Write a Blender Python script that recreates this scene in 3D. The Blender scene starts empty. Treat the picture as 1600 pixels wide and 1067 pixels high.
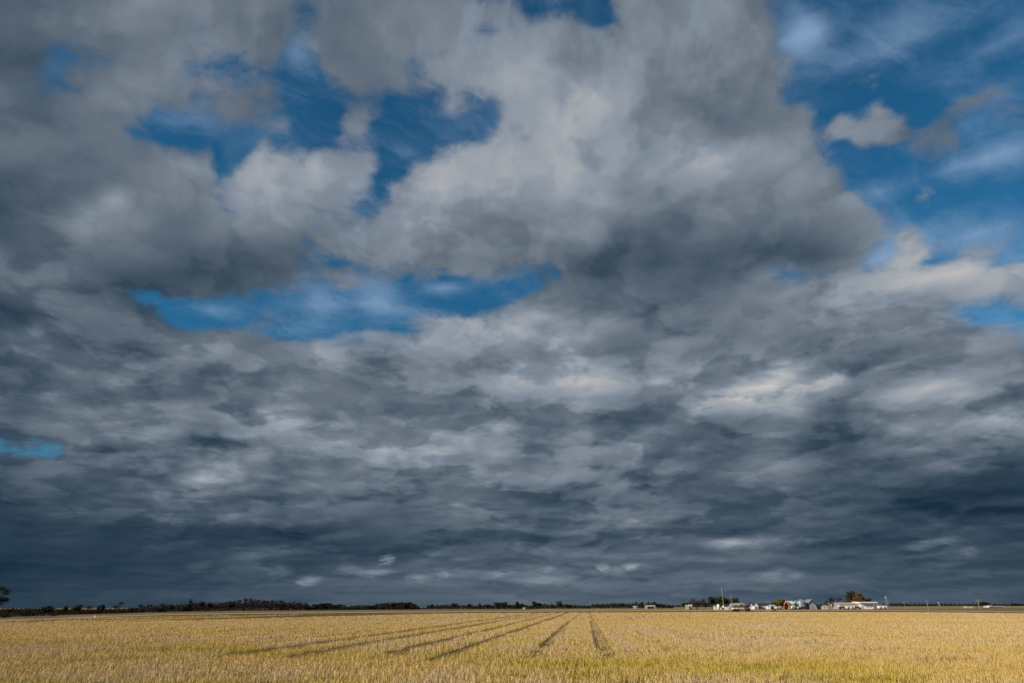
import bpy, bmesh, math, random
import numpy as np
from mathutils import Vector, Matrix

random.seed(11)
rng = np.random.default_rng(11)
S = bpy.context.scene
COL = S.collection
R = math.radians

# ------------------------------------------------------------------ camera
F_PX = 1067.0                       # focal length in pixels of the 1600 px wide photograph (24 mm)
CAM_H = 2.05
PITCH, YAW, ROLL = R(21.18), R(5.73), R(-0.20)
cam_data = bpy.data.cameras.new('camera')
cam_data.sensor_width = 36.0
cam_data.lens = 24.0
cam_data.clip_start = 0.1
cam_data.clip_end = 30000.0
cam = bpy.data.objects.new('camera', cam_data)
COL.objects.link(cam)
CM = Matrix.Rotation(YAW, 3, 'Z') @ Matrix.Rotation(R(90) + PITCH, 3, 'X') @ Matrix.Rotation(ROLL, 3, 'Z')
cam.matrix_world = Matrix.Translation((0, 0, CAM_H)) @ CM.to_4x4()
S.camera = cam
CMn = np.array(CM)

# ------------------------------------------------------------------ sun and exposure
SUN_AZ_DIR = Vector((-0.86, -0.51, 0)).normalized()      # the sun stands left of and a little behind the camera
SUN_EL = R(25)
to_sun = Vector((SUN_AZ_DIR.x * math.cos(SUN_EL), SUN_AZ_DIR.y * math.cos(SUN_EL), math.sin(SUN_EL)))
sd = bpy.data.lights.new('sun', 'SUN')
sd.energy = 4.6
sd.angle = R(0.5)
sd.color = (1.0, 0.90, 0.76)
sun = bpy.data.objects.new('sun', sd)
COL.objects.link(sun)
sun.rotation_euler = (-to_sun).to_track_quat('-Z', 'Y').to_euler()
sun.location = (-40, -30, 60)
S.view_settings.view_transform = 'Standard'
S.view_settings.look = 'None'
S.view_settings.exposure = 0.0
S.view_settings.gamma = 1.0
S.view_settings.use_curve_mapping = False
S.cycles.use_denoising = False
S.cycles.max_bounces = 4
S.cycles.diffuse_bounces = 2
S.cycles.transparent_max_bounces = 4

WARP_A, WARP_E = 4.5, 3.5
RELIEF, FINE, MIDK = 0.0, 0.02, 0.03
HEADS = 0.21
SMOOTHV = False
VS, VLIT, VBODY, VEDGE = 3.6, 0.55, 0.20, 1.1
SKYTINT = (0.17, 0.66, 0.80)

# ------------------------------------------------------------------ node helpers
class NT:
    def __init__(s, tree):
        s.t = tree
    def n(s, kind, **kw):
        nd = s.t.nodes.new(kind)
        for k, v in kw.items():
            setattr(nd, k, v)
        return nd
    def set(s, sock, v):
        if hasattr(v, 'is_output') or isinstance(v, bpy.types.NodeSocket):
            s.t.links.new(v, sock)
        else:
            sock.default_value = v
    def math(s, op, a, b=None, c=None, clamp=False):
        nd = s.n('ShaderNodeMath', operation=op, use_clamp=clamp)
        s.set(nd.inputs[0], a)
        if b is not None: s.set(nd.inputs[1], b)
        if c is not None: s.set(nd.inputs[2], c)
        return nd.outputs[0]
    def vmath(s, op, a, b=None, sc=None):
        nd = s.n('ShaderNodeVectorMath', operation=op)
        s.set(nd.inputs[0], a)
        if b is not None: s.set(nd.inputs[1], b)
        if sc is not None: s.set(nd.inputs['Scale'], sc)
        return nd.outputs['Value' if op in ('LENGTH', 'DOT_PRODUCT') else 'Vector']
    def mix(s, f, a, b, typ='RGBA', blend='MIX'):
        nd = s.n('ShaderNodeMix', data_type=typ)
        if typ == 'RGBA': nd.blend_type = blend
        nd.clamp_factor = True
        if typ == 'RGBA': i = (6, 7, 2)
        elif typ == 'FLOAT': i = (2, 3, 0)
        else: i = (4, 5, 1)
        s.set(nd.inputs[0], f); s.set(nd.inputs[i[0]], a); s.set(nd.inputs[i[1]], b)
        return nd.outputs[i[2]]
    def noise(s, vec, scale, detail=4, rough=0.55, dist=0.0, out='Fac', lac=2.0):
        nd = s.n('ShaderNodeTexNoise')
        s.set(nd.inputs['Vector'], vec)
        nd.inputs['Scale'].default_value = scale
        nd.inputs['Detail'].default_value = detail
        nd.inputs['Roughness'].default_value = rough
        nd.inputs['Lacunarity'].default_value = lac
        nd.inputs['Distortion'].default_value = dist
        return nd.outputs[out]
    def voro(s, vec, scale, detail=2.0, rough=0.5, lac=2.2):
        nd = s.n('ShaderNodeTexVoronoi', voronoi_dimensions='2D', feature='SMOOTH_F1' if SMOOTHV else 'F1')
        s.set(nd.inputs['Vector'], vec)
        nd.inputs['Scale'].default_value = scale; nd.inputs['Detail'].default_value = detail
        nd.inputs['Roughness'].default_value = rough; nd.inputs['Lacunarity'].default_value = lac
        nd.normalize = True
        if SMOOTHV: nd.inputs['Smoothness'].default_value = 0.35
        return s.math('SUBTRACT', 1.0, nd.outputs['Distance'])
    def sstep(s, v, lo, hi, a=0.0, b=1.0):
        nd = s.n('ShaderNodeMapRange', interpolation_type='SMOOTHSTEP')
        s.set(nd.inputs[0], v); s.set(nd.inputs[1], lo); s.set(nd.inputs[2], hi)
        s.set(nd.inputs[3], a); s.set(nd.inputs[4], b)
        return nd.outputs[0]
    def xyz(s, x, y, z):
        nd = s.n('ShaderNodeCombineXYZ')
        s.set(nd.inputs[0], x); s.set(nd.inputs[1], y); s.set(nd.inputs[2], z)
        return nd.outputs[0]
    def ramp(s, f, stops, interp='LINEAR'):
        nd = s.n('ShaderNodeValToRGB')
        cr = nd.color_ramp
        cr.interpolation = interp
        while len(cr.elements) < len(stops):
            cr.elements.new(1.0)
        for e, (p, c) in zip(cr.elements, stops):
            e.position = p
            e.color = (c[0], c[1], c[2], 1)
        s.set(nd.inputs[0], f)
        return nd.outputs[0]

def lin(c):
    return tuple((x / 255 / 12.92) if x <= 10 else ((x / 255 + 0.055) / 1.055) ** 2.4 for x in c)

# ------------------------------------------------------------------ the sky: cloud map by azimuth and elevation
def dir_to_px(az, el):
    d = np.stack([np.sin(az) * np.cos(el), np.cos(az) * np.cos(el), np.sin(el)], -1)
    c = d @ CMn
    z = np.minimum(c[..., 2], -1e-3)
    return 800 + F_PX * c[..., 0] / -z, 533.5 - F_PX * c[..., 1] / -z, c[..., 2] < -0.05

GX, GY = np.meshgrid(np.arange(-100, 1705, 5.0), np.arange(-100, 1000, 5.0))

def poly_mask(pts):
    m = np.zeros(GX.shape, bool)
    n = len(pts)
    for i in range(n):
        x0, y0 = pts[i]; x1, y1 = pts[(i + 1) % n]
        if y0 == y1: continue
        c = ((y0 > GY) != (y1 > GY)) & (GX < (x1 - x0) * (GY - y0) / (y1 - y0) + x0)
        m ^= c
    return m.astype(float)

def blur(a, r):
    k = np.exp(-0.5 * (np.arange(-3 * r, 3 * r + 1) / r) ** 2); k /= k.sum()
    for ax in (0, 1):
        p = np.pad(a, [(3 * r, 3 * r) if i == ax else (0, 0) for i in (0, 1)], mode='edge')
        a = np.apply_along_axis(lambda v: np.convolve(v, k, mode='valid'), ax, p)
    return a

def ell(x, y, rx, ry, rot=0.0, pw=1.0):
    c, s = math.cos(R(rot)), math.sin(R(rot))
    dx, dy = GX - x, GY - y
    u = (dx * c - dy * s) / rx; v = (dx * s + dy * c) / ry
    return np.exp(-(u * u + v * v) ** pw)

LUM = [
 [90,100,122,115,105,110,135,125,110,115,115,128,105,110,125,115,105],
 [95,105,105,105,108,110,128,125,125,130,118,125,112,115,125,110,105],
 [75,85,100,115,110,112,112,125,140,145,135,110,110,112,115,110,105],
 [95,85,110,112,100,108,110,115,140,140,142,108,112,118,118,112,108],
 [98,90,95,105,100,105,120,130,140,148,125,112,112,120,115,112,115],
 [90,92,98,120,130,140,125,150,158,150,125,135,128,112,118,120,140],
 [82,85,105,112,142,135,125,150,140,140,112,122,120,118,125,135,140],
 [82,95,120,112,128,115,125,140,128,128,102,105,100,110,120,130,135],
 [95,95,95,82,90,105,118,115,100,105,92,90,90,85,130,130,130],
 [85,95,80,80,88,105,115,120,108,90,85,95,115,125,145,150,150],
 [80,90,85,100,110,110,125,125,140,120,105,105,110,120,125,120,125],
 [95,98,88,105,95,130,115,120,125,112,100,110,115,100,100,100,95],
 [85,90,110,85,105,115,110,118,125,140,105,135,165,130,105,115,115],
 [85,95,98,100,120,115,100,105,110,115,115,105,115,88,120,130,130],
 [75,95,95,90,105,108,125,120,100,105,88,92,110,80,95,105,95],
 [55,75,80,112,95,105,95,110,108,100,100,90,95,72,70,75,55],
 [68,78,75,88,85,85,80,90,88,85,92,88,78,72,62,60,60],
 [48,52,52,55,60,65,72,80,75,82,85,82,82,75,68,70,62],
 [50,55,58,62,72,75,82,90,90,90,92,88,86,78,75,78,75],
 [52,55,62,68,78,82,86,88,90,92,90,86,86,82,78,76,74]]
LUM = np.array(LUM, float)

def grid_sample(G, x, y, sx=100.0, sy=50.0):
    gx = np.clip(x / sx, 0, G.shape[1] - 1.001); gy = np.clip(y / sy, 0, G.shape[0] - 1.001)
    i, j = gx.astype(int), gy.astype(int); fx, fy = gx - i, gy - j
    return (G[j, i] * (1 - fx) * (1 - fy) + G[j, i + 1] * fx * (1 - fy) + G[j + 1, i] * (1 - fx) * fy + G[j + 1, i + 1] * fx * fy)

lum = blur(grid_sample(LUM, GX, GY), 3)
# lit shoulders and dark bases of single clouds: x, y, rx, ry, tilt, amount
for x, y, rx, ry, rot, a in [
    (290,262,60,20,0,20),(140,345,55,32,20,22),(160,316,22,7,25,55),(430,290,45,38,0,14),(570,280,25,30,0,10),
    (690,262,70,35,0,14),(870,275,60,32,0,14),(640,365,55,32,0,12),(860,120,80,25,10,12),(825,180,32,14,0,20),
    (930,170,70,40,30,8),(1060,110,20,30,0,14),(1130,240,60,25,0,14),(1240,270,60,40,-35,12),(1330,300,45,25,-40,12),
    (1100,380,160,30,0,-12),(1240,400,110,28,5,-14),(1000,405,130,26,0,-14),(740,385,120,18,0,-14),(250,425,150,24,0,-16),
    (400,425,60,20,0,-10),(60,560,150,10,-5,8),(480,75,16,20,-20,28),(1450,430,90,18,5,22),(1560,450,60,14,0,12),
    (1350,475,60,20,0,10),(1430,465,90,12,0,-16),(1430,385,20,28,0,14),(620,540,60,10,0,18),(840,500,40,14,0,16),(690,530,50,10,0,10),
    (920,590,75,15,5,28),(815,590,22,12,0,20),(1040,605,45,18,-10,16),(1130,610,80,20,18,16),(1250,585,70,26,8,26),(1225,585,30,14,0,22),(1300,570,40,10,10,14),
    (1180,655,90,14,-2,-12),(1080,665,60,12,0,-10),(1380,600,90,14,22,-24),(1320,640,50,20,30,-24),(1430,612,45,12,12,38),(1490,608,25,7,0,22),(1410,675,42,12,10,36),(1570,625,60,42,0,12),
    (1205,700,24,14,0,26),(1340,700,110,35,0,-12),(1560,760,90,26,8,-18),(1480,770,90,15,8,-16),(1540,825,90,10,0,-18),
    (320,742,24,24,0,24),(360,745,30,14,0,14),(370,783,20,7,0,50),(440,787,22,6,10,30),(150,640,40,12,0,10),(120,648,45,12,8,14),(35,714,24,10,-15,30),(80,720,14,8,0,14),
    (180,600,30,14,0,18),(280,600,70,12,8,-20),(300,690,45,10,6,-20),(440,648,80,14,10,24),(500,655,80,14,12,-14),(590,650,60,14,10,-10),(50,580,60,8,0,-14),
    (230,770,60,18,0,14),(60,770,70,14,10,16),(60,820,120,12,0,-16),(250,830,150,10,0,-16),(470,838,60,9,0,-20),(560,850,50,7,0,-12),(700,765,90,10,0,10),
    (680,700,30,8,0,22),(600,710,34,12,0,20),(780,665,18,7,0,22),(780,705,30,10,0,20),(900,680,30,18,30,16),(870,740,70,20,5,16),(720,735,60,12,0,10),
    (850,790,120,9,0,-16),(840,837,60,8,0,-18),(1180,828,60,9,0,-20),(1050,790,130,9,0,-14),(1000,812,75,16,0,24),(1235,815,40,8,0,-16),
    (1150,848,45,9,0,30),(1210,852,55,9,0,26),(1170,862,60,8,0,16),(860,848,60,8,0,18),(1010,862,50,8,0,10),(1450,848,45,7,0,24),(1380,770,25,10,0,12),
    (860,905,45,7,0,18),(440,862,40,12,10,16),(1210,895,30,9,0,16),(1130,914,60,7,0,10),(380,885,40,8,0,10),(560,888,40,10,0,8),(780,855,40,6,0,12),
    (1100,730,80,14,0,-10),(1250,735,60,20,0,8),(1160,780,60,14,0,-10),(640,800,60,7,0,-12),(570,805,25,6,0,14),(680,783,50,6,0,12)]:
    lum = lum + a * ell(x, y, rx, ry, rot)

clear = np.zeros(GX.shape)
for v, pts in [
    (1.0, [(165,195),(235,172),(330,172),(400,200),(450,195),(470,215),(520,225),(520,243),(460,246),(400,243),(372,262),(362,290),(340,272),(338,235),(300,230),(285,245),(265,230),(240,242),(200,232),(185,212)]),
    (1.0, [(438,108),(488,98),(505,130),(545,150),(565,178),(530,182),(470,175),(452,150)]),
    (0.8, [(480,180),(560,185),(600,215),(600,235),(560,240),(510,215),(480,205)]),
    (1.0, [(600,152),(680,157),(700,175),(760,155),(800,147),(796,170),(785,180),(790,205),(780,228),(740,232),(700,240),(665,248),(640,265),(600,290),(580,312),(570,300),(590,270),(600,245),(622,225),(632,195),(610,180)]),
    (0.55, [(795,142),(850,145),(885,165),(880,185),(850,172),(800,160)]),
    (0.85, [(792,190),(835,200),(848,222),(826,240),(812,262),(796,238)]),
    (1.0, [(328,308),(360,313),(380,325),(376,348),(362,354),(345,335)]),
    (1.0, [(690,-60),(960,-60),(972,25),(985,58),(960,45),(930,48),(900,35),(880,32),(862,25),(850,46),(820,40),(800,15),(740,8)]),
    (0.9, [(712,34),(760,28),(790,22),(800,46),(745,54),(725,50)]),
    (0.5, [(625,70),(668,75),(680,112),(640,108)]),
    (0.3, [(120,105),(155,110),(155,132),(125,130)]), (0.4, [(170,60),(250,45),(305,30),(310,52),(250,62),(190,75)]),
    (0.55, [(230,155),(320,115),(400,105),(400,150),(330,170)]),
    (1.0, [(165,455),(250,462),(300,450),(330,456),(400,455),(480,450),(560,443),(620,440),(700,440),(770,428),(810,440),(848,432),(830,455),(790,482),(740,497),(690,502),(650,522),(620,530),(570,530),(500,535),(440,525),(350,515),(290,510),(250,492),(200,472)]),
    (1.0, [(1225,-60),(1700,-60),(1700,425),(1500,424),(1470,415),(1400,418),(1350,418),(1345,400),(1390,380),(1385,330),(1362,300),(1312,268),(1285,242),(1270,225),(1240,192),(1215,150),(1212,80)]),
    (0.75, [(1170,428),(1240,420),(1300,430),(1330,425),(1300,440),(1240,448),(1180,444)]),
    (1.0, [(1465,475),(1530,470),(1620,478),(1700,470),(1700,560),(1600,545),(1588,512),(1565,502),(1530,508),(1505,500)]),
    (0.95, [(-60,670),(30,682),(92,690),(118,702),(90,716),(62,712),(30,704),(-60,702)]),
    (0.6, [(-60,400),(30,405),(90,412),(105,428),(60,425),(-60,425)]),
    (0.5, [(122,612),(142,612),(142,626),(124,626)]), (0.45, [(495,676),(540,674),(535,692),(500,692)]), (0.4, [(878,530),(905,530),(900,548),(880,546)]),
    (0.85, [(345,196),(450,182),(640,172),(660,240),(600,246),(560,236),(480,248),(400,246),(350,256)]), (0.38, [(90,60),(330,25),(420,90),(430,165),(250,200),(150,175),(60,120)]), (0.5, [(395,80),(480,85),(500,240),(390,240)]), (0.42, [(560,120),(800,130),(800,215),(600,215)]),
    (0.4, [(0,120),(60,130),(150,185),(200,230),(160,215),(60,150)]), (0.35, [(460,-60),(560,-60),(500,60),(470,110),(430,100)]), (0.3, [(1180,-60),(1240,-60),(1240,160),(1200,130)]),
    (0.32, [(480,310),(620,300),(560,420),(470,430),(440,380)]), (0.4, [(560,415),(700,405),(860,400),(900,440),(800,440),(600,445)]),
    (0.4, [(515,325),(530,325),(530,345),(515,345)])]:
    clear = np.maximum(clear, v * poly_mask(pts))
clear = blur(clear, 2)
# cloudlets standing in the blue: x, y, rx, ry, tilt, amount
for x, y, rx, ry, rot, a in [
    (550,205,26,13,0,.75),(600,192,24,10,-15,.7),(575,180,40,10,-20,.5),(535,235,12,14,0,.7),(460,178,40,5,0,.35),(420,225,26,18,0,.35),(690,165,20,8,20,.3),
    (1320,128,24,8,0,.6),(1375,113,20,7,0,.6),(1437,130,26,10,0,.65),(1398,145,18,7,0,.55),(1372,168,12,16,30,.55),(1325,190,46,15,-20,.8),(1390,200,60,13,5,.8),
    (1450,205,60,13,12,.75),(1500,165,70,16,22,.75),(1560,120,60,13,22,.7),(1580,175,60,14,20,.6),(1470,235,60,9,10,.5),(1260,195,30,22,-40,1.),(1275,225,20,16,-40,.7),(1225,110,26,40,0,.45),
    (1425,365,12,16,0,.9),(1436,385,24,22,0,1.),(1400,315,18,9,-40,.6),(1445,305,22,7,10,.6),(1520,385,70,18,0,.45),(1560,345,60,14,5,.5),
    (780,15,30,10,10,.6),(810,25,14,12,0,.5),(500,503,30,14,0,.4),(210,478,34,10,-15,.6),(660,492,30,8,0,.4),(420,500,50,10,0,.4),(250,500,30,8,0,.5)]:
    clear = clear * (1 - a * ell(x, y, rx, ry, rot, 1.6))
cover = 1 - clear
lum = lum + 4.0
veil = np.zeros(GX.shape)
for x, y, rx, ry, rot, a in [
    (1400,50,95,16,24,1.),(1480,12,70,14,24,.8),(1250,52,50,26,15,.85),(1270,90,50,20,0,.5),(1560,70,80,10,28,.55),(1590,30,60,10,25,.5),(1540,250,110,18,17,1.),(1450,283,80,12,12,.75),
    (1380,285,20,14,30,.6),(1500,365,120,28,0,.7),(1380,395,70,24,15,.8),(1560,400,80,16,0,.7),(1480,440,60,10,0,.4),(1500,200,110,26,20,.4),(1570,140,70,16,24,.4),(1345,330,20,30,0,.4),
    (290,178,45,9,-15,.7),(240,195,40,10,0,.5),(300,215,30,10,0,.3),(500,480,40,22,0,.55),(590,455,40,22,0,.6),(710,440,60,10,10,.9),(740,420,30,12,40,.7),(560,440,60,8,0,.6),(340,480,60,9,-12,.45),(620,485,60,12,0,.4),
    (470,72,24,20,-30,.7),(640,235,30,16,0,.3),(700,210,50,20,0,.15),(450,480,20,20,0,.4),(1530,500,50,8,0,.4)]:
    veil = np.maximum(veil, a * ell(x, y, rx, ry, rot))

AZ0, AZ1 = R(-54), R(42)
NROW, ELMAX, EPOW = 46, R(50), 1.3
NST = 32

wd = bpy.data.worlds.new('World')
wd.use_nodes = True
wt = wd.node_tree
wt.nodes.clear()
w = NT(wt)
tc = w.n('ShaderNodeTexCoord')
D = tc.outputs['Generated']
sep = w.n('ShaderNodeSeparateXYZ'); w.set(sep.inputs[0], D)
dx, dy, dz = sep.outputs
zc = w.math('MAXIMUM', dz, 0.0)
zz = w.math('ADD', zc, 0.27)
P = w.xyz(w.math('DIVIDE', dx, zz), w.math('DIVIDE', dy, zz), 0.0)          # the flat cloud layer seen in perspective
az = w.math('ARCTAN2', dx, dy)
el = w.math('ARCSINE', w.math('MINIMUM', zc, 1.0))
amp = w.math('MULTIPLY_ADD', zc, 1.0, 0.05)
wn = w.vmath('SUBTRACT', w.noise(P, 2.6, 3, 0.5, out='Color'), (0.5, 0.5, 0.5))
ws = w.n('ShaderNodeSeparateXYZ'); w.set(ws.inputs[0], wn)
azw = w.math('MULTIPLY_ADD', w.math('MULTIPLY', ws.outputs[0], amp), R(WARP_A), az)
elw = w.math('MULTIPLY_ADD', w.math('MULTIPLY', ws.outputs[1], amp), R(WARP_E), el)
elw = w.math('MAXIMUM', elw, 0.0)
trow = w.math('MULTIPLY', w.math('POWER', w.math('DIVIDE', elw, ELMAX), 1 / EPOW), float(NROW - 1))
un = w.math('DIVIDE', w.math('SUBTRACT', azw, AZ0), AZ1 - AZ0)
uL = w.math('MULTIPLY', un, 2.0, clamp=True)
uR = w.math('MULTIPLY_ADD', un, 2.0, -1.0, clamp=True)
def sample(A, x, y):
    gx = np.clip((x + 100) / 5, 0, A.shape[1] - 1.001); gy = np.clip((y + 100) / 5, 0, A.shape[0] - 1.001)
    i, j = gx.astype(int), gy.astype(int); fx, fy = gx - i, gy - j
    return A[j, i] * (1 - fx) * (1 - fy) + A[j, i + 1] * fx * (1 - fy) + A[j + 1, i] * (1 - fx) * fy + A[j + 1, i + 1] * fx * fy
accs = []
for side in (0, 1):
    acc = None
    for j in range(NROW):
        e_ = ELMAX * (j / (NROW - 1)) ** EPOW
        u = (np.arange(NST) / (NST - 1) + side) / 2
        a_ = AZ0 + u * (AZ1 - AZ0)
        X, Y, ok = dir_to_px(a_, np.full_like(a_, e_))
        c_ = np.clip(sample(cover, X, Y), 0, 1); l_ = np.clip(sample(lum, X, Y) / 255, 0, 1); v_ = np.clip(sample(veil, X, Y), 0, 1)
        stops = [(i / (NST - 1), (c_[i], l_[i], v_[i])) for i in range(NST)]
        g_ = bpy.data.node_groups.new('cloud_row', 'ShaderNodeTree')       # a row in its own group keeps the big tree quick to build
        g_.interface.new_socket('U', in_out='INPUT', socket_type='NodeSocketFloat')
        g_.interface.new_socket('Color', in_out='OUTPUT', socket_type='NodeSocketColor')
        gi, go = g_.nodes.new('NodeGroupInput'), g_.nodes.new('NodeGroupOutput')
        g_.links.new(NT(g_).ramp(gi.outputs[0], stops, 'CARDINAL'), go.inputs[0])
        gn = wt.nodes.new('ShaderNodeGroup'); gn.node_tree = g_
        w.set(gn.inputs[0], uL if side == 0 else uR)
        r_ = gn.outputs[0]
        acc = r_ if acc is None else w.mix(w.math('SUBTRACT', trow, float(j - 1), clamp=True), acc, r_)
    accs.append(acc)
cmap = w.mix(w.math('GREATER_THAN', un, 0.5), accs[0], accs[1])
# beyond the mapped part of the sky the same broken cloud goes on
gen = w.noise(w.vmath('ADD', P, (7.3, 2.1, 0)), 0.9, 5, 0.5)
gcol = w.n('ShaderNodeCombineColor')
w.set(gcol.inputs[0], w.sstep(gen, 0.36, 0.50))
w.set(gcol.inputs[1], w.math('MULTIPLY_ADD', w.noise(P, 1.6, 4, 0.5), 0.5, w.sstep(el, 0.0, 0.6, 0.05, 0.20)))
gcol.inputs[2].default_value = 0.2
outside = w.math('MAXIMUM', w.sstep(w.math("ABSOLUTE", w.math("ADD", az, R(6))), R(46), R(53)), w.sstep(el, R(46), R(52)))
cmap = w.mix(outside, cmap, gcol.outputs[0])
cs = w.n('ShaderNodeSeparateColor'); w.set(cs.inputs[0], cmap)
cov, lumi, veilv = cs.outputs
# puffs and their relief: density here against density a little towards the sun
P2 = w.vmath('ADD', P, w.vmath('SCALE', wn, sc=0.35))
nA = w.noise(P2, 5.5, 8, 0.56)
nB = w.noise(w.vmath('ADD', P2, (-0.050, -0.045, 0)), 5.5, 5, 0.50)
relief = w.math('MULTIPLY', w.math('SUBTRACT', nA, nB), w.sstep(zc, 0.0, 0.45, 0.5, 1.0))
# cloud heads: a sharp rim on the side that faces the sun, fading inwards to the flat base
# billows: rounded lobes within lobes, lit on the side towards the sun
wf = w.vmath('SUBTRACT', w.noise(P, 9.0, 5, 0.6, out='Color'), (0.5, 0.5, 0.5))
Pv = w.vmath('ADD', w.vmath('ADD', P, w.vmath('SCALE', wn, sc=0.22)), w.vmath('SCALE', wf, sc=0.085))
vA = w.voro(Pv, VS, 3.0, 0.55)
vB = w.voro(w.vmath('ADD', Pv, (-0.022, -0.050, 0)), VS, 2.0, 0.5)
billow = w.math('SUBTRACT', vA, vB)
g_el = w.math('MULTIPLY', w.math('LOGARITHM', w.math('MULTIPLY_ADD', zc, 10.0, 1.0), math.e), 8.3)
Q = w.xyz(w.math('MULTIPLY', az, 9.0), g_el, 0.0)                          # cloud rows: heights shrink towards the horizon
Q = w.vmath('ADD', Q, w.vmath('SCALE', wn, sc=0.9))
hA = w.noise(Q, 0.42, 9, 0.57)
hB = w.noise(w.vmath('ADD', Q, (-0.25, 0.75, 0)), 0.42, 3, 0.45)
heads = w.math('SUBTRACT', w.sstep(w.math('MULTIPLY_ADD', w.math('SUBTRACT', vA, 0.62), 0.14, hA), 0.475, 0.53), w.sstep(hB, 0.38, 0.62))
Q2 = w.vmath('ADD', Q, (14.0, 31.0, 0))
hC = w.noise(Q2, 1.0, 8, 0.58)
hD = w.noise(w.vmath('ADD', Q2, (-0.12, 0.34, 0)), 1.0, 3, 0.45)
heads = w.math('MULTIPLY_ADD', w.math('SUBTRACT', w.sstep(w.math('MULTIPLY_ADD', w.math('SUBTRACT', vA, 0.62), 0.12, hC), 0.46, 0.54), w.sstep(hD, 0.38, 0.62)), 0.55, heads)
fine = w.math('SUBTRACT', w.noise(P2, 20.0, 6, 0.6), 0.5)
eA = w.noise(Pv, 8.0, 10, 0.63)
edge = w.math('MULTIPLY_ADD', w.math('SUBTRACT', eA, 0.5), 2.1, w.math('MULTIPLY', w.math('SUBTRACT', hA, 0.5), 1.1))
edge = w.math('MULTIPLY_ADD', w.math('SUBTRACT', vA, 0.62), VEDGE, edge)
edge = w.math('MULTIPLY', edge, w.math('MULTIPLY', w.sstep(cov, 0.70, 1.0, 1.0, 0.12), w.sstep(cov, 0.0, 0.45, 0.55, 1.0)))
alpha = w.math('ADD', w.math('ADD', cov, edge), w.sstep(zc, 0.05, 0.24, 0.45, 0.0))
alpha = w.sstep(alpha, 0.22, 0.86)
lumi2 = w.math('MULTIPLY_ADD', relief, RELIEF, lumi)
vfade = w.math('MULTIPLY', w.math('MULTIPLY', w.sstep(zc, 0.0, 0.18, 0.35, 1.0), w.sstep(zc, 0.3, 0.6, 1.0, 0.75)), w.math('ADD', lumi, 0.1))
vfade = w.math('MULTIPLY', vfade, w.sstep(w.noise(P, 1.3, 3, 0.5), 0.36, 0.60, 0.35, 1.15))     # some clouds are crisp heaps, others smooth sheets
lumi2 = w.math('MULTIPLY_ADD', w.math('MULTIPLY', billow, vfade), VLIT, lumi2)
lumi2 = w.math('MULTIPLY_ADD', w.math('MULTIPLY', w.math('SUBTRACT', vA, 0.62), vfade), VBODY, lumi2)
lumi2 = w.math('MULTIPLY_ADD', fine, FINE, lumi2)
lumi2 = w.math('MULTIPLY_ADD', w.math('MULTIPLY', heads, w.math('MULTIPLY', lumi, w.math('MULTIPLY', w.sstep(zc, 0.25, 0.52, 1.0, 0.42), w.sstep(zc, 0.0, 0.12, 0.45, 1.0)))), HEADS, lumi2)
mid = w.math('SUBTRACT', w.noise(w.vmath('ADD', P2, (3.1, 9.2, 0)), 2.6, 6, 0.55), 0.5)
lumi2 = w.math('MULTIPLY_ADD', w.math('MULTIPLY', mid, w.sstep(zc, 0.0, 0.2, 0.3, 1.0)), MIDK, lumi2)
# small far cumulus heads that catch the sun just over the horizon: az, el, half width, half height (degrees), strength
lit = None
def px_azel(px, py):
    d = CMn @ np.array([(px - 800) / F_PX, -(py - 533.5) / F_PX, -1.0]); d /= np.linalg.norm(d)
    return math.atan2(d[0], d[1]), math.asin(d[2])
elh = w.math('MULTIPLY_ADD', ws.outputs[1], R(0.9), el)
azh = w.math('MULTIPLY_ADD', fine, R(2.0), az)
elh = w.math('MULTIPLY_ADD', fine, R(0.7), elh)
H = w.xyz(azh, elh, 0.0)
for px, py, rx, ry, a in [(606,874,7,5,.30),(587,893,20,4,.24),(482,905,12,6,.24),(655,903,14,6,.20),(690,899,12,4,.18),(782,895,16,4,.16),(830,903,50,6,.10),(862,907,32,6,.13),
                          (986,884,9,4,.28),(940,886,8,4,.18),(956,892,18,6,.14),(436,893,14,5,.12),(545,888,14,5,.10),(1125,851,22,6,.13),(1150,846,26,4,.15),(1480,844,18,3,.14),(1512,862,9,5,.14),(1440,850,14,4,.12),
                          (1205,896,16,5,.12),(1243,899,8,3,.16),(857,889,6,3,.10),(720,872,12,3,.10),(1095,803,6,4,.12),(990,815,8,4,.12),(1022,868,24,4,.07),(310,883,14,5,.08),(386,870,12,5,.08)]:
    A_, E_ = px_azel(px, py)
    k = w.vmath('MULTIPLY', w.vmath('SUBTRACT', H, (A_, E_, 0)), (F_PX / rx * 0.93, F_PX / ry * 0.93 * 1.1, 0))
    g = w.sstep(w.vmath('LENGTH', k), 0.1, 1.9, a * 0.75, 0.0)
    lit = g if lit is None else w.math('ADD', lit, g)
lumi2 = w.math('ADD', lumi2, lit)
lumi2 = w.math('MINIMUM', w.math('MAXIMUM', lumi2, 0.12), 0.86)
cloud = w.ramp(lumi2, [(p, [c * 10 for c in lin(rgb)]) for p, rgb in [
    (0.0, (8,20,32)), (0.17, (27,47,64)), (0.25, (46,65,81)), (0.30, (60,77,93)), (0.38, (84,98,112)), (0.45, (104,115,128)), (0.555, (130,141,155)), (0.63, (152,160,169)), (0.70, (173,176,179)), (0.86, (216,214,209))]])
sky = w.n('ShaderNodeTexSky', sky_type='NISHITA')
sky.sun_disc = False
sky.sun_elevation = SUN_EL
sky.sun_rotation = math.atan2(to_sun.x, to_sun.y)
sky.air_density = 1.0; sky.dust_density = 0.4; sky.ozone_density = 3.0
blue = w.mix(1.0, sky.outputs[0], SKYTINT + (1,), blend='MULTIPLY')
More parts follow.
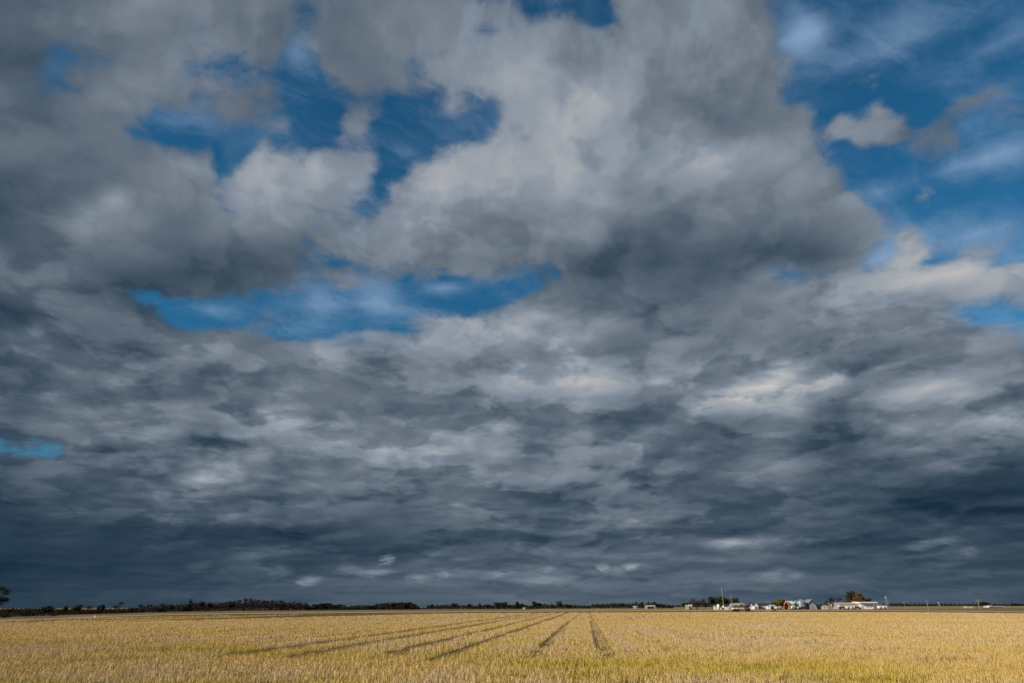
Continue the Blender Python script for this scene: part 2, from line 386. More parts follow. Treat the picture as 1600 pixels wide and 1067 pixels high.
# cirrus: streaks drawn out along one heading
rot = w.n('ShaderNodeVectorRotate', rotation_type='Z_AXIS'); w.set(rot.inputs['Vector'], P); rot.inputs['Angle'].default_value = R(-38)
Pr = w.vmath('MULTIPLY', rot.outputs[0], (1.0, 3.6, 1.0))
Pr = w.vmath('ADD', Pr, w.vmath('SCALE', wn, sc=1.3))
Pr = w.vmath('ADD', Pr, w.vmath('SCALE', wf, sc=0.30))
st = w.noise(Pr, 2.2, 8, 0.62)
va = w.math('ADD', w.math('MULTIPLY', veilv, 0.95), w.math('MULTIPLY', w.math('SUBTRACT', st, 0.5), 1.5))
va = w.math('MULTIPLY', w.sstep(va, -0.12, 1.1), 0.85)
blue = w.mix(va, blue, tuple(c * 10 for c in lin((142,170,202))) + (1,))
skyc = w.mix(alpha, blue, cloud)
bg = w.n('ShaderNodeBackground'); w.set(bg.inputs[0], skyc); bg.inputs[1].default_value = 0.1
wo = w.n('ShaderNodeOutputWorld'); wt.links.new(bg.outputs[0], wo.inputs[0])
S.world = wd
wd.cycles.sampling_method = 'MANUAL'
wd.cycles.sample_map_resolution = 512

# ------------------------------------------------------------------ placing helpers (real positions on the plain)
def horizon_y(px):
    a = CMn[2, 0] * (px - 800) / F_PX - CMn[2, 2]
    return 533.5 + F_PX * a / CMn[2, 1]          # where the ray runs level
def place(px, Y):
    hy = horizon_y(px)
    d = CMn @ np.array([(px - 800) / F_PX, -(hy - 533.5) / F_PX, -1.0])
    return float(d[0] / d[1] * Y), float(Y)
def ground_pt(px, py):
    d = CMn @ np.array([(px - 800) / F_PX, -(py - 533.5) / F_PX, -1.0])
    t = CAM_H / -d[2]
    return float(d[0] * t), float(d[1] * t)
def height_to(px, top, Y, z0=0.0):
    hy = horizon_y(px)
    d = CMn @ np.array([(px - 800) / F_PX, -(top - 533.5) / F_PX, -1.0])
    return CAM_H + float(d[2] / d[1]) * Y - z0

# ------------------------------------------------------------------ object helpers
def tag(o, label=None, cat=None, group=None, kind=None):
    if label: o['label'] = label
    if cat: o['category'] = cat
    if group: o['group'] = group
    if kind: o['kind'] = kind
    return o
def empty(name, loc, rz=0.0):
    o = bpy.data.objects.new(name, None); COL.objects.link(o)
    o.location = loc; o.rotation_euler = (0, 0, rz); o.empty_display_size = 0.5
    return o
class MB:
    def __init__(s): s.v, s.f, s.m = [], [], []
    def add(s, vs, fs, mi=0):
        k = len(s.v); s.v += [tuple(v) for v in vs]; s.f += [tuple(i + k for i in f) for f in fs]; s.m += [mi] * len(fs)
    def box(s, x0, x1, y0, y1, z0, z1, mi=0):
        s.add([(x0,y0,z0),(x1,y0,z0),(x1,y1,z0),(x0,y1,z0),(x0,y0,z1),(x1,y0,z1),(x1,y1,z1),(x0,y1,z1)],
              [(0,3,2,1),(4,5,6,7),(0,1,5,4),(1,2,6,5),(2,3,7,6),(3,0,4,7)], mi)
    def prism(s, prof, y0, y1, axis='y'):
        n = len(prof)
        if axis == 'y': vs = [(a, y0, b) for a, b in prof] + [(a, y1, b) for a, b in prof]
        else: vs = [(y0, a, b) for a, b in prof] + [(y1, a, b) for a, b in prof]
        fs = [tuple(range(n)), tuple(range(2 * n - 1, n - 1, -1))] + [(i, i + n, (i + 1) % n + n, (i + 1) % n) for i in range(n)]
        s.add(vs, fs)
    def lathe(s, prof, n=24, cx=0, cy=0):
        vs = []
        for r, z in prof:
            for i in range(n):
                a = 2 * math.pi * i / n; vs.append((cx + r * math.cos(a), cy + r * math.sin(a), z))
        fs = []
        for k in range(len(prof) - 1):
            for i in range(n):
                j = (i + 1) % n; fs.append((k*n+i, k*n+j, (k+1)*n+j, (k+1)*n+i))
        fs.append(tuple(range(n - 1, -1, -1))); fs.append(tuple((len(prof)-1)*n + i for i in range(n)))
        s.add(vs, fs)
    def tube(s, p, q, r0, r1=None, n=6):
        r1 = r0 if r1 is None else r1
        p, q = Vector(p), Vector(q); d = (q - p).normalized()
        u = d.orthogonal().normalized(); w_ = d.cross(u)
        vs = []
        for c, r in ((p, r0), (q, r1)):
            for i in range(n):
                a = 2 * math.pi * i / n; vs.append(c + (u * math.cos(a) + w_ * math.sin(a)) * r)
        s.add(vs, [(i, (i+1) % n, n + (i+1) % n, n + i) for i in range(n)] + [tuple(range(n-1, -1, -1)), tuple(range(n, 2*n))])
    def mesh(s, name, mats, smooth=False):
        me = bpy.data.meshes.new(name); me.from_pydata(s.v, [], s.f)
        for m in (mats if isinstance(mats, (list, tuple)) else [mats]): me.materials.append(m)
        if any(s.m): me.polygons.foreach_set('material_index', s.m)
        bm = bmesh.new(); bm.from_mesh(me); bmesh.ops.recalc_face_normals(bm, faces=bm.faces); bm.to_mesh(me); bm.free()
        if smooth: me.polygons.foreach_set('use_smooth', [True] * len(me.polygons))
        return me
    def build(s, name, mats, parent=None, smooth=False):
        o = bpy.data.objects.new(name, s.mesh(name, mats, smooth)); COL.objects.link(o)
        if parent: o.parent = parent
        return o
def link(name, me, parent=None):
    o = bpy.data.objects.new(name, me); COL.objects.link(o)
    if parent: o.parent = parent
    return o

# ------------------------------------------------------------------ materials
def mat(name, col, rough=0.8, var=0.12, scale=0.6, metal=0.0, stretch=(1, 1, 1), bump=0.0):
    m = bpy.data.materials.new(name); m.use_nodes = True
    t = m.node_tree; b = t.nodes['Principled BSDF']; k = NT(t)
    b.inputs['Roughness'].default_value = rough; b.inputs['Metallic'].default_value = metal
    b.inputs['Specular IOR Level'].default_value = 0.3
    g = k.n('ShaderNodeNewGeometry')
    pv = k.vmath('MULTIPLY', g.outputs['Position'], stretch)
    f = k.noise(pv, scale, 5, 0.6)
    c = k.mix(f, tuple(x * (1 - var * 2) for x in col) + (1,), tuple(min(1, x * (1 + var * 2)) for x in col) + (1,))
    t.links.new(c, b.inputs['Base Color'])
    if bump:
        bp = k.n('ShaderNodeBump'); bp.inputs['Strength'].default_value = bump; k.set(bp.inputs['Height'], f); t.links.new(bp.outputs[0], b.inputs['Normal'])
    return m

def ground_mat(name, c0, c1, c2, s0=0.02, s1=0.4, stretch=(1, 1, 1)):
    m = bpy.data.materials.new(name); m.use_nodes = True
    t = m.node_tree; b = t.nodes['Principled BSDF']; k = NT(t)
    b.inputs['Roughness'].default_value = 1.0; b.inputs['Specular IOR Level'].default_value = 0.0
    g = k.n('ShaderNodeNewGeometry')
    pv = k.vmath('MULTIPLY', g.outputs['Position'], stretch)
    f = k.sstep(k.noise(pv, s0, 6, 0.6), 0.40, 0.60)
    f2 = k.sstep(k.noise(pv, s1, 6, 0.65), 0.38, 0.62)
    c = k.mix(f, c0 + (1,), c1 + (1,)); c = k.mix(k.math('MULTIPLY', f2, 0.6), c, c2 + (1,))
    t.links.new(c, b.inputs['Base Color'])
    bp = k.n('ShaderNodeBump'); bp.inputs['Strength'].default_value = 0.5; bp.inputs['Distance'].default_value = 0.1
    k.set(bp.inputs['Height'], f2); t.links.new(bp.outputs[0], b.inputs['Normal'])
    return m

def stubble_mat():
    m = bpy.data.materials.new('stubble_straw'); m.use_nodes = True
    t = m.node_tree; b = t.nodes['Principled BSDF']; k = NT(t)
    b.inputs['Roughness'].default_value = 0.65; b.inputs['Specular IOR Level'].default_value = 0.25
    g = k.n('ShaderNodeNewGeometry'); pos = g.outputs['Position']
    sp = k.n('ShaderNodeSeparateXYZ'); k.set(sp.inputs[0], pos)
    flat = k.xyz(sp.outputs[0], sp.outputs[1], 0.0)
    rnd = g.outputs['Random Per Island']
    straw = k.ramp(rnd, [(0.0, (0.34, 0.21, 0.07)), (0.3, (0.62, 0.43, 0.145)), (0.7, (0.76, 0.55, 0.21)), (1.0, (0.84, 0.68, 0.36))])
    # bleached, pinkish grey drifts of old straw
    pale = k.sstep(k.math('MULTIPLY_ADD', k.noise(k.vmath('MULTIPLY', flat, (1.0, 0.03, 1)), 0.55, 3, 0.6), 0.55, k.math('MULTIPLY', k.noise(k.vmath('MULTIPLY', flat, (0.6, 1.0, 1)), 0.13, 6, 0.65), 0.5)), 0.49, 0.59)
    c = k.mix(k.math('MULTIPLY', pale, 0.55), straw, (0.66, 0.50, 0.36, 1))
    # golden drifts
    gold = k.sstep(k.noise(k.vmath('ADD', k.vmath('MULTIPLY', flat, (0.35, 1.0, 1)), (40, 3, 0)), 0.05, 5, 0.6), 0.45, 0.62)
    c = k.mix(k.math('MULTIPLY', gold, 0.5), c, (0.66, 0.44, 0.10, 1))
    # yellow green regrowth, strongest on the headland nearest the road
    gr = k.noise(k.vmath('ADD', k.vmath('MULTIPLY', flat, (0.5, 1.0, 1)), (5, 17, 0)), 0.13, 6, 0.62)
    near = k.sstep(sp.outputs[1], 22.0, 60.0, 0.0, 0.13)
    band = k.math('MULTIPLY', k.sstep(k.math('ABSOLUTE', k.math('SUBTRACT', sp.outputs[1], 27.0)), 0.5, 8.0, 1.0, 0.0), 0.02)
    gm = k.sstep(k.math('SUBTRACT', k.math('ADD', gr, band), near), 0.47, 0.60)
    low = k.sstep(sp.outputs[2], 0.02, 0.22, 1.0, 0.6)          # the young blades stand low between the old straw
    gm = k.math('MULTIPLY', gm, low)
    green = k.mix(rnd, (0.38, 0.31, 0.02, 1), (0.64, 0.50, 0.06, 1))
    c = k.mix(k.math('MULTIPLY', gm, k.sstep(rnd, 0.0, 0.35, 0.35, 1.0)), c, green)
    t.links.new(c, b.inputs['Base Color'])
    tr = k.n('ShaderNodeBsdfTranslucent'); t.links.new(c, tr.inputs[0])
    ms = k.n('ShaderNodeMixShader'); ms.inputs[0].default_value = 0.12
    t.links.new(b.outputs[0], ms.inputs[1]); t.links.new(tr.outputs[0], ms.inputs[2])
    t.links.new(ms.outputs[0], t.nodes['Material Output'].inputs[0])
    return m
M_STRAW = stubble_mat()
M_SOIL = ground_mat('field_soil', (0.12, 0.08, 0.04), (0.20, 0.135, 0.055), (0.13, 0.11, 0.03), 0.3, 3.0)
M_GROUND = ground_mat('plain_ground', (0.20, 0.145, 0.095), (0.29, 0.22, 0.13), (0.13, 0.11, 0.06), 0.006, 0.04, (0.35, 1.6, 1))
M_VERGE = ground_mat('verge_grass', (0.13, 0.085, 0.035), (0.17, 0.125, 0.045), (0.10, 0.09, 0.03), 0.03, 0.5, (0.4, 1, 1))
M_ROAD = ground_mat('dirt', (0.42, 0.31, 0.20), (0.48, 0.37, 0.24), (0.34, 0.26, 0.16), 0.03, 0.6)
M_FAR = ground_mat('far_stubble', (0.30, 0.22, 0.13), (0.25, 0.17, 0.10), (0.34, 0.27, 0.16), 0.01, 0.1, (0.3, 1.5, 1))
M_BARK = mat('bark', (0.055, 0.042, 0.034), 0.95)
M_LEAF_DARK = mat('foliage_dark', (0.030, 0.036, 0.020), 0.9, 0.3, 0.8)
M_LEAF_GREEN = mat('foliage_green', (0.040, 0.052, 0.020), 0.9, 0.3, 0.8)
M_LEAF_RUST = mat('foliage_rust', (0.075, 0.040, 0.022), 0.9, 0.35, 0.8)
M_LEAF_GOLD = mat('foliage_gold', (0.16, 0.12, 0.03), 0.9, 0.3, 0.7)
M_LEAF_ORANGE = mat('foliage_orange', (0.15, 0.080, 0.028), 0.9, 0.4, 0.7)
M_TWIG = mat('bare_twigs', (0.052, 0.040, 0.036), 0.95, 0.25, 0.5)
M_TWIG_RED = mat('reddish_twigs', (0.080, 0.046, 0.038), 0.95, 0.25, 0.5)
M_WHITE = mat('white_paint', (0.78, 0.78, 0.76), 0.5, 0.05, 0.4)
M_CREAM = mat('cream_siding', (0.60, 0.56, 0.46), 0.7, 0.08, 0.4)
M_BEIGE = mat('beige_sheet', (0.42, 0.38, 0.32), 0.6, 0.1, 0.4)
M_GALV = mat('galvanised_steel', (0.42, 0.47, 0.50), 0.42, 0.12, 0.7, 0.6, (1, 1, 3))
M_ROOFW = mat('white_sheet_roof', (0.80, 0.82, 0.82), 0.35, 0.04, 0.5, 0.2)
M_DARKROOF = mat('dark_shingle', (0.045, 0.045, 0.055), 0.85)
M_DARK = mat('dark_interior', (0.02, 0.02, 0.022), 0.9)
M_ORANGE = mat('rust_orange_sheet', (0.36, 0.15, 0.08), 0.7, 0.2, 0.5)
M_SLATE = mat('slate_blue_sheet', (0.06, 0.085, 0.11), 0.6)
M_BROWN = mat('brown_tarp', (0.17, 0.10, 0.06), 0.8)
M_RED = mat('faded_red_paint', (0.24, 0.08, 0.07), 0.5)
M_TYRE = mat('tyre_rubber', (0.025, 0.025, 0.025), 0.9)
M_GLASS = mat('window_glass', (0.03, 0.04, 0.05), 0.1)
M_WOOD = mat('weathered_wood', (0.36, 0.31, 0.25), 0.9)
M_SAGE = mat('sage_siding', (0.38, 0.40, 0.28), 0.8)
M_BALE = mat('straw_bale', (0.45, 0.36, 0.20), 0.95)

# ------------------------------------------------------------------ ground and fields
def sheet(name, pts, z, m, label=None, cat=None, kind='structure'):
    b = MB(); b.add([(x, y, z) for x, y in pts], [tuple(range(len(pts)))])
    o = b.build(name, m); me = o.data
    if me.polygons[0].normal.z < 0: me.flip_normals()
    return tag(o, label, cat, kind=kind)
tag(sheet('ground', [(-9000, -200), (9000, -200), (9000, 12000), (-9000, 12000)], 0.0, M_GROUND), 'brown grassy plain reaching the horizon', 'ground')
EDGE_PX = [(-60, 979), (0, 974), (60, 970.5), (125, 967.2), (250, 963.2), (370, 961.4), (480, 960.2), (700, 958.6), (915, 957.2), (1200, 956.4), (1400, 957.0), (1500, 957.6), (1600, 958.9), (1660, 960)]
EDGE = [ground_pt(*p) for p in EDGE_PX]
sheet('field', [(-34, 10), (40, 10)] + [(EDGE[-1][0] + 25, EDGE[-1][1] - 14)] + EDGE[::-1] + [(EDGE[0][0] - 12, EDGE[0][1] - 14)], 0.004, M_SOIL, 'soil of the harvested stubble field', 'field')
def strip(name, a, b_, z, m, label, cat):
    P0 = [ground_pt(x, y - a) for x, y in EDGE_PX]; P1 = [ground_pt(x, y - b_) for x, y in EDGE_PX]
    bm_ = MB(); n = len(P0)
    bm_.add([(x, y, z) for x, y in P0 + P1], [(i, i + 1, n + i + 1, n + i) for i in range(n - 1)])
    o = bm_.build(name, m)
    if o.data.polygons[0].normal.z < 0: o.data.flip_normals()
    return tag(o, label, cat, kind='structure')
strip('verge', -0.2, 2.6, 0.008, M_VERGE, 'dark olive brown strip of grass along the far edge of the field', 'grass verge')
strip('road', 2.6, 4.0, 0.012, M_ROAD, 'pale dirt road beyond the field edge', 'road')
for (x0, x1, y0, y1) in [(-30, 210, 380, 900), (240, 900, 520, 1500), (-900, -420, 700, 1800), (-300, 120, 1000, 2600)]:
    sheet('far_field', [(x0, y0), (x1, y0 + 15), (x1 + 30, y1), (x0 - 20, y1)], 0.004, M_FAR, 'pale strip of cut field far across the plain', 'field')

# ------------------------------------------------------------------ stubble: clumps of cut straw set out by geometry nodes
def stalk_patch(name, wx, wy, per_m2, hmin, hmax, wid, seed, lean=0.25, litter=0.25):
    r = random.Random(seed); b = MB()
    rows = max(1, round(wx / 0.17))
    for i in range(int(per_m2 * wx * wy)):
        x = (r.randrange(rows) + 0.5) / rows * wx - wx / 2 + r.gauss(0, 0.018); y = r.uniform(-wy / 2, wy / 2)
        h = r.uniform(hmin, hmax); a = r.uniform(0, math.pi); ww = wid * r.uniform(0.7, 1.4)
        dx_, dy_ = math.cos(a) * ww / 2, math.sin(a) * ww / 2
        lx, ly = r.gauss(0, lean) * h, r.gauss(0, lean) * h
        if r.random() < litter:          # a broken straw or a hanging leaf
            lx, ly = lx * 3.2, ly * 3.2; h *= 0.55
        b.add([(x - dx_, y - dy_, 0), (x + dx_, y + dy_, 0), (x + lx + dx_ * .6, y + ly + dy_ * .6, h), (x + lx - dx_ * .6, y + ly - dy_ * .6, h)], [(0, 1, 2, 3)])
    me = bpy.data.meshes.new(name); me.from_pydata(b.v, [], b.f); me.materials.append(M_STRAW)
    return bpy.data.objects.new(name, me)
pc = bpy.data.collections.new('stubble_clumps')
kinds = [('near', 0.30, 0.6, 340, 0.11, 0.26, 0.0105), ('mid', 0.30, 1.2, 200, 0.11, 0.23, 0.016), ('far', 0.6, 3.0, 80, 0.11, 0.21, 0.036)]
NV = 4
for ki, (nm, wx, wy, dn, h0, h1, wd_) in enumerate(kinds):
    for v in range(NV):
        pc.objects.link(stalk_patch('clump_%d%d' % (ki, v), wx, wy, dn, h0, h1, wd_, 100 * ki + v))
def in_field(xs, ys):
    ex = np.array([e[0] for e in EDGE]); ey = np.array([e[1] for e in EDGE])
    o = np.argsort(ex); lim = np.interp(xs, ex[o], ey[o])
    lim = np.where(xs < ex.min(), 0, lim); lim = np.where(xs > ex.max(), 0, lim)
    return ys < lim
def vnoise(x, y, seed):
    g = np.random.default_rng(seed).random((256, 256))
    xi, yi = np.floor(x).astype(int), np.floor(y).astype(int); fx, fy = x - xi, y - yi
    fx, fy = fx * fx * (3 - 2 * fx), fy * fy * (3 - 2 * fy)
    a = lambda i, j: g[(xi + i) % 256, (yi + j) % 256]
    return (a(0,0)*(1-fx)+a(1,0)*fx)*(1-fy) + (a(0,1)*(1-fx)+a(1,1)*fx)*fy
# wheel tracks: x of the left side, width, how complete
TR = [(0.38, 0.75, 1.0), (-2.62, 0.68, 1.0), (-6.6, 1.05, 1.0), (-9.5, 1.25, 1.0), (-13.4, 1.65, .95), (-16.6, 2.0, 1.0),
      (-19.2, .9, .80), (-22.0, .9, .75), (-25.6, 1.0, .75), (-28.5, 1.0, .7), (-32.0, 1.1, .7), (-35, 1.1, .6), (-38.4, 1.2, .65), (-41.3, 1.2, .6), (-45, 1.2, .6), (-48, 1.2, .6), (-54, 1.3, .55), (-60, 1.3, .55), (-67, 1.3, .55), (-74, 1.3, .55), (-82, 1.4, .5),
      (3.6, .55, .55), (6.6, .6, .55), (10.0, .6, .6), (12.8, .7, .65), (16.4, .7, .6), (19.3, .8, .6), (22.8, .8, .55), (25.7, .9, .6), (32.2, .9, .5), (38.6, 1.0, .55), (45, 1.0, .5), (51.5, 1.1, .5), (58, 1.1, .5), (66, 1.1, .5), (76, 1.2, .5), (88, 1.2, .5)]
PTS, IDX, SCL, ROT = [], [], [], []
for ki, (nm, wx, wy, dn, h0, h1, wd_) in enumerate(kinds):
    Y0, Y1 = [(13, 45), (45, 110), (110, 320)][ki]
    for row, y in enumerate(np.arange(Y0, Y1, wy)):
        xl, xr = -0.98 * y - 8, 0.70 * y + 8
        x = np.arange(math.floor(xl / wx), math.ceil(xr / wx)) * wx + wx / 2
        yy = y + rng.uniform(-0.25, 0.25, len(x)) * wy
        keep = in_field(x, yy)
        hs = 0.66 + 0.46 * vnoise(x * 0.9, yy * 0.5, 1) + 0.30 * vnoise(x * 3, yy * 1.5, 2)
        if ki < 2: hs *= 0.62 + 0.75 * vnoise(x * 2.6 + 3, yy * 1.7, 21)
        hs *= 0.82 + 0.36 * vnoise(x * 0.55 + 60, yy * 0.02, 31)
        hs *= np.where(vnoise(x * 0.5 + 9, yy * 0.5, 5) > 0.78, 0.5, 1.0); hs *= np.where(vnoise(x * 2.1 + 9, yy * 1.3, 6) > 0.85, 0.4, 1.0)
        wob = 0.03 * np.sin(yy * 0.05) + 0.03 * np.sin(yy * 0.31) + 0.22 * (vnoise(x * 0 + 5, yy * 0.6, 14) - 0.5)
        for tx, tw, comp in TR:
            m_ = (x + wx * 0.5 > tx + wob) & (x - wx * 0.5 < tx + tw + wob) & (np.abs(x - (tx + tw / 2 + wob)) < max(tw / 2, wx * 0.51))
            start = 28.0 + 4 * vnoise(np.full_like(x, tx * 1.7 + 150), yy * 0 + 3.3, 7) + (3 if comp < 0.9 else 0)
            gap = vnoise(np.full_like(x, tx + 100.0), yy * 0.22, 9) < (comp if comp < 0.9 else 1.1)
            m_ &= (yy > start) & gap
            low_ = np.where(x < tx + wob + tw * 0.4, 0.06, 0.10 + 0.32 * vnoise(x * 2.3, yy * 0.8, 12) * (tx > -4)) if comp > 0.9 else (0.10 if tx < 0 else 0.30)
            hs = np.where(m_, low_, hs)
        sel = np.nonzero(keep)[0]
        for i in sel:
            PTS.append((x[i] + rng.normal(0, 0.02), yy[i], 0.004))
            IDX.append(ki * NV + int(rng.integers(NV))); s_ = float(hs[i]); SCL.append((1.0, 1.0, s_)); ROT.append((0, 0, math.pi * int(rng.integers(2))))
me = bpy.data.meshes.new('stubble'); me.from_pydata(PTS, [], [])
a = me.attributes.new('pick', 'INT', 'POINT'); a.data.foreach_set('value', IDX)
a = me.attributes.new('size', 'FLOAT_VECTOR', 'POINT'); a.data.foreach_set('vector', np.array(SCL, 'f').ravel())
a = me.attributes.new('turn', 'FLOAT_VECTOR', 'POINT'); a.data.foreach_set('vector', np.array(ROT, 'f').ravel())
stub = link('stubble', me); me.materials.append(M_STRAW)
tag(stub, 'golden cut straw stubble with yellow green regrowth and wheel tracks', 'stubble', kind='stuff')
gt = bpy.data.node_groups.new('spread_stubble', 'GeometryNodeTree')
gt.interface.new_socket('Geometry', in_out='INPUT', socket_type='NodeSocketGeometry')
gt.interface.new_socket('Geometry', in_out='OUTPUT', socket_type='NodeSocketGeometry')
gi, go = gt.nodes.new('NodeGroupInput'), gt.nodes.new('NodeGroupOutput')
ci = gt.nodes.new('GeometryNodeCollectionInfo'); ci.inputs[0].default_value = pc; ci.inputs[1].default_value = True; ci.inputs[2].default_value = True
ip = gt.nodes.new('GeometryNodeInstanceOnPoints'); ip.inputs['Pick Instance'].default_value = True
def attr(nm, ty):
    n_ = gt.nodes.new('GeometryNodeInputNamedAttribute'); n_.data_type = ty; n_.inputs[0].default_value = nm; return n_.outputs[0]
gt.links.new(gi.outputs[0], ip.inputs['Points']); gt.links.new(ci.outputs[0], ip.inputs['Instance'])
gt.links.new(attr('pick', 'INT'), ip.inputs['Instance Index']); gt.links.new(attr('size', 'FLOAT_VECTOR'), ip.inputs['Scale'])
er = gt.nodes.new('FunctionNodeEulerToRotation'); gt.links.new(attr('turn', 'FLOAT_VECTOR'), er.inputs[0]); gt.links.new(er.outputs[0], ip.inputs['Rotation'])
gt.links.new(ip.outputs[0], go.inputs[0])
md = stub.modifiers.new('spread', 'NODES'); md.node_group = gt
print('stubble clumps', len(PTS))

# ------------------------------------------------------------------ trees (unit height, scaled where they stand)
def crown_mesh(name, lobes, count, leaf, m, seed, flat=0.7):
    r = np.random.default_rng(seed)
    L = np.array(lobes, float)                      # cx, cy, cz, rx, rz
    wts = L[:, 3] ** 2 * L[:, 4]; wts = wts / wts.sum()
    k = r.choice(len(L), count, p=wts)
    d = r.normal(size=(count, 3)); d /= np.linalg.norm(d, axis=1)[:, None]
    rad = r.random(count) ** 0.45 * (1 + 0.12 * r.normal(size=count))
    c = L[k, :3] + d * rad[:, None] * np.stack([L[k, 3], L[k, 3], L[k, 4]], 1)
    u = r.normal(size=(count, 3)); u /= np.linalg.norm(u, axis=1)[:, None]
    w_ = np.cross(u, r.normal(size=(count, 3))); w_ /= np.linalg.norm(w_, axis=1)[:, None]
    s = leaf * r.uniform(0.5, 1.4, count)[:, None]
    v = np.stack([c - u * s, c + w_ * s * flat, c + u * s, c - w_ * s * flat], 1).reshape(-1, 3)
    me = bpy.data.meshes.new(name); me.from_pydata(v.tolist(), [], [(4 * i, 4 * i + 1, 4 * i + 2, 4 * i + 3) for i in range(count)])
    me.materials.append(m)
    return me
def limbs(b, r, p, d, length, rad, depth, spread=0.55, minr=0.0):
    q = p + d * length
    b.tube(p, q, rad, rad * 0.62, 5 if depth > 2 else 3)
    if depth == 0: return
    for i in range(r.choice((2, 3, 3))):
        nd = (d + Vector((r.gauss(0, spread), r.gauss(0, spread), r.gauss(0.12, spread * 0.5)))).normalized()
        limbs(b, r, p + d * length * r.uniform(0.65, 1.0), nd, length * r.uniform(0.58, 0.82), rad * 0.58, depth - 1, spread)
def trunk_mesh(name, h, rad, seed, m=None, depth=2, spread=0.5):
    b = MB(); r = random.Random(seed)
    limbs(b, r, Vector((0, 0, 0)), Vector((0, 0, 1)), h, rad, depth, spread)
    return b.mesh(name, m or M_BARK)
def round_lobes(seed, w_=0.42, n=9, z0=0.25):
    r = random.Random(seed); out = [(0, 0, 0.58, w_ * 0.62, 0.30)]
    for i in range(n):
        a = r.uniform(0, 6.28); q = r.uniform(0.3, 0.85) * w_; z = r.uniform(z0 + 0.1, 0.86)
        q *= math.sqrt(max(0.1, 1 - ((z - 0.55) / 0.42) ** 2)); s_ = r.uniform(0.10, 0.19)
        out.append((q * math.cos(a), q * math.sin(a), z, s_ * 1.15, s_ * 0.85))
    return out
def cone_lobes(seed, w_=0.26):
    r = random.Random(seed); out = []
    for i in range(13):
        z = 0.14 + 0.80 * i / 12; q = w_ * (1 - z) * 0.8; a = r.uniform(0, 6.28)
        out.append((q * 0.5 * math.cos(a), q * 0.5 * math.sin(a), z, max(0.035, w_ * (1.02 - z)), 0.06))
    return out
TREE = {}
for nm, m, leaf in (('dark', M_LEAF_DARK, .040), ('green', M_LEAF_GREEN, .040), ('rust', M_LEAF_RUST, .036), ('gold', M_LEAF_GOLD, .036), ('orange', M_LEAF_ORANGE, .036)):
    TREE[nm] = [(trunk_mesh('trunk', 0.34, 0.030, 10 + i), crown_mesh('crown', round_lobes(31 * i + len(nm)), 1500, leaf, m, i + 5)) for i in range(3)]
TREE['conifer'] = [(trunk_mesh('trunk', 0.9, 0.024, 10 + i, depth=0), crown_mesh('crown', cone_lobes(i + 3), 1500, .034, M_LEAF_DARK, i + 50)) for i in range(2)]
TREE['bush'] = [(trunk_mesh('trunk', 0.2, 0.03, 60 + i), crown_mesh('crown', round_lobes(i + 70, 0.75, 11, 0.05) + [(0, 0, .25, .6, .25)], 1400, .035, mm, i + 90)) for i, mm in enumerate((M_LEAF_DARK, M_LEAF_RUST, M_TWIG))]
def bare(name, m, seed, w_=0.4):
    b = MB(); r = random.Random(seed)
    limbs(b, r, Vector((0, 0, 0)), Vector((0, 0, 1)), 0.27, 0.024, 5, 0.42)
    top = max(v[2] for v in b.v); b.v = [(v[0] / top, v[1] / top, v[2] / top) for v in b.v]
    tips = [b.v[i] for i in range(0, len(b.v), 6) if b.v[i][2] > 0.35]
    t_me = b.mesh('limbs', m)
    q = MB()
    for i in range(1100):
        p = r.choice(tips); L = r.uniform(0.04, 0.10)
        d = Vector((r.gauss(0, 1), r.gauss(0, 1), r.gauss(0.5, 0.8))).normalized() * L; s_ = Vector((r.gauss(0, 1), r.gauss(0, 1), r.gauss(0, 1))).normalized() * 0.006
        p = Vector(p) + Vector((r.gauss(0, .03), r.gauss(0, .03), r.gauss(0, .02)))
        q.add([p - s_, p + s_, p + d + s_ * .5, p + d - s_ * .5], [(0, 1, 2, 3)])
    me = bpy.data.meshes.new('twigs'); me.from_pydata(q.v, [], q.f); me.materials.append(m)
    return t_me, me
TREE['bare'] = [bare('bare', M_TWIG, 200 + i) for i in range(4)]
TREE['redbare'] = [bare('redbare', M_TWIG_RED, 300 + i) for i in range(2)]
NAMES = {'dark': 'broadleaf_tree', 'green': 'broadleaf_tree', 'rust': 'autumn_tree', 'gold': 'autumn_tree', 'orange': 'autumn_tree', 'conifer': 'conifer_tree', 'bush': 'bush', 'bare': 'bare_tree', 'redbare': 'bare_tree'}
tree_no = [0]
LX, LY = [0, 60, 120, 180, 228, 300, 370, 484, 580, 655], [165, 185, 225, 262, 310, 370, 430, 480, 520, 560]
def left_line(px): return float(np.interp(px, LX, LY))        # the tree line runs away from the camera towards the centre
def tree(kind, px, top, Y, wpx, label, group=None, var=None, cat='tree', z0=0.0):
    tree_no[0] += 1
    i = tree_no[0] if var is None else var
    x, y = place(px, Y); H = height_to(px, top, Y, z0)
    W = wpx * Y / 1145.0
    base_w = {'conifer': 0.52, 'bush': 1.5, 'bare': 0.75, 'redbare': 0.75}.get(kind, 0.86)
    o = empty(NAMES[kind], (x, y, z0), (i * 2.399) % 6.283)
    o.scale = (W / base_w * 1.15, W / base_w * 1.15, H * 1.03)
    t_, c_ = TREE[kind][i % len(TREE[kind])]
    link('trunk', t_, o); link('crown', c_, o)
    return tag(o, label, cat, group)
G1 = 'scrub trees at the left end of the tree line'
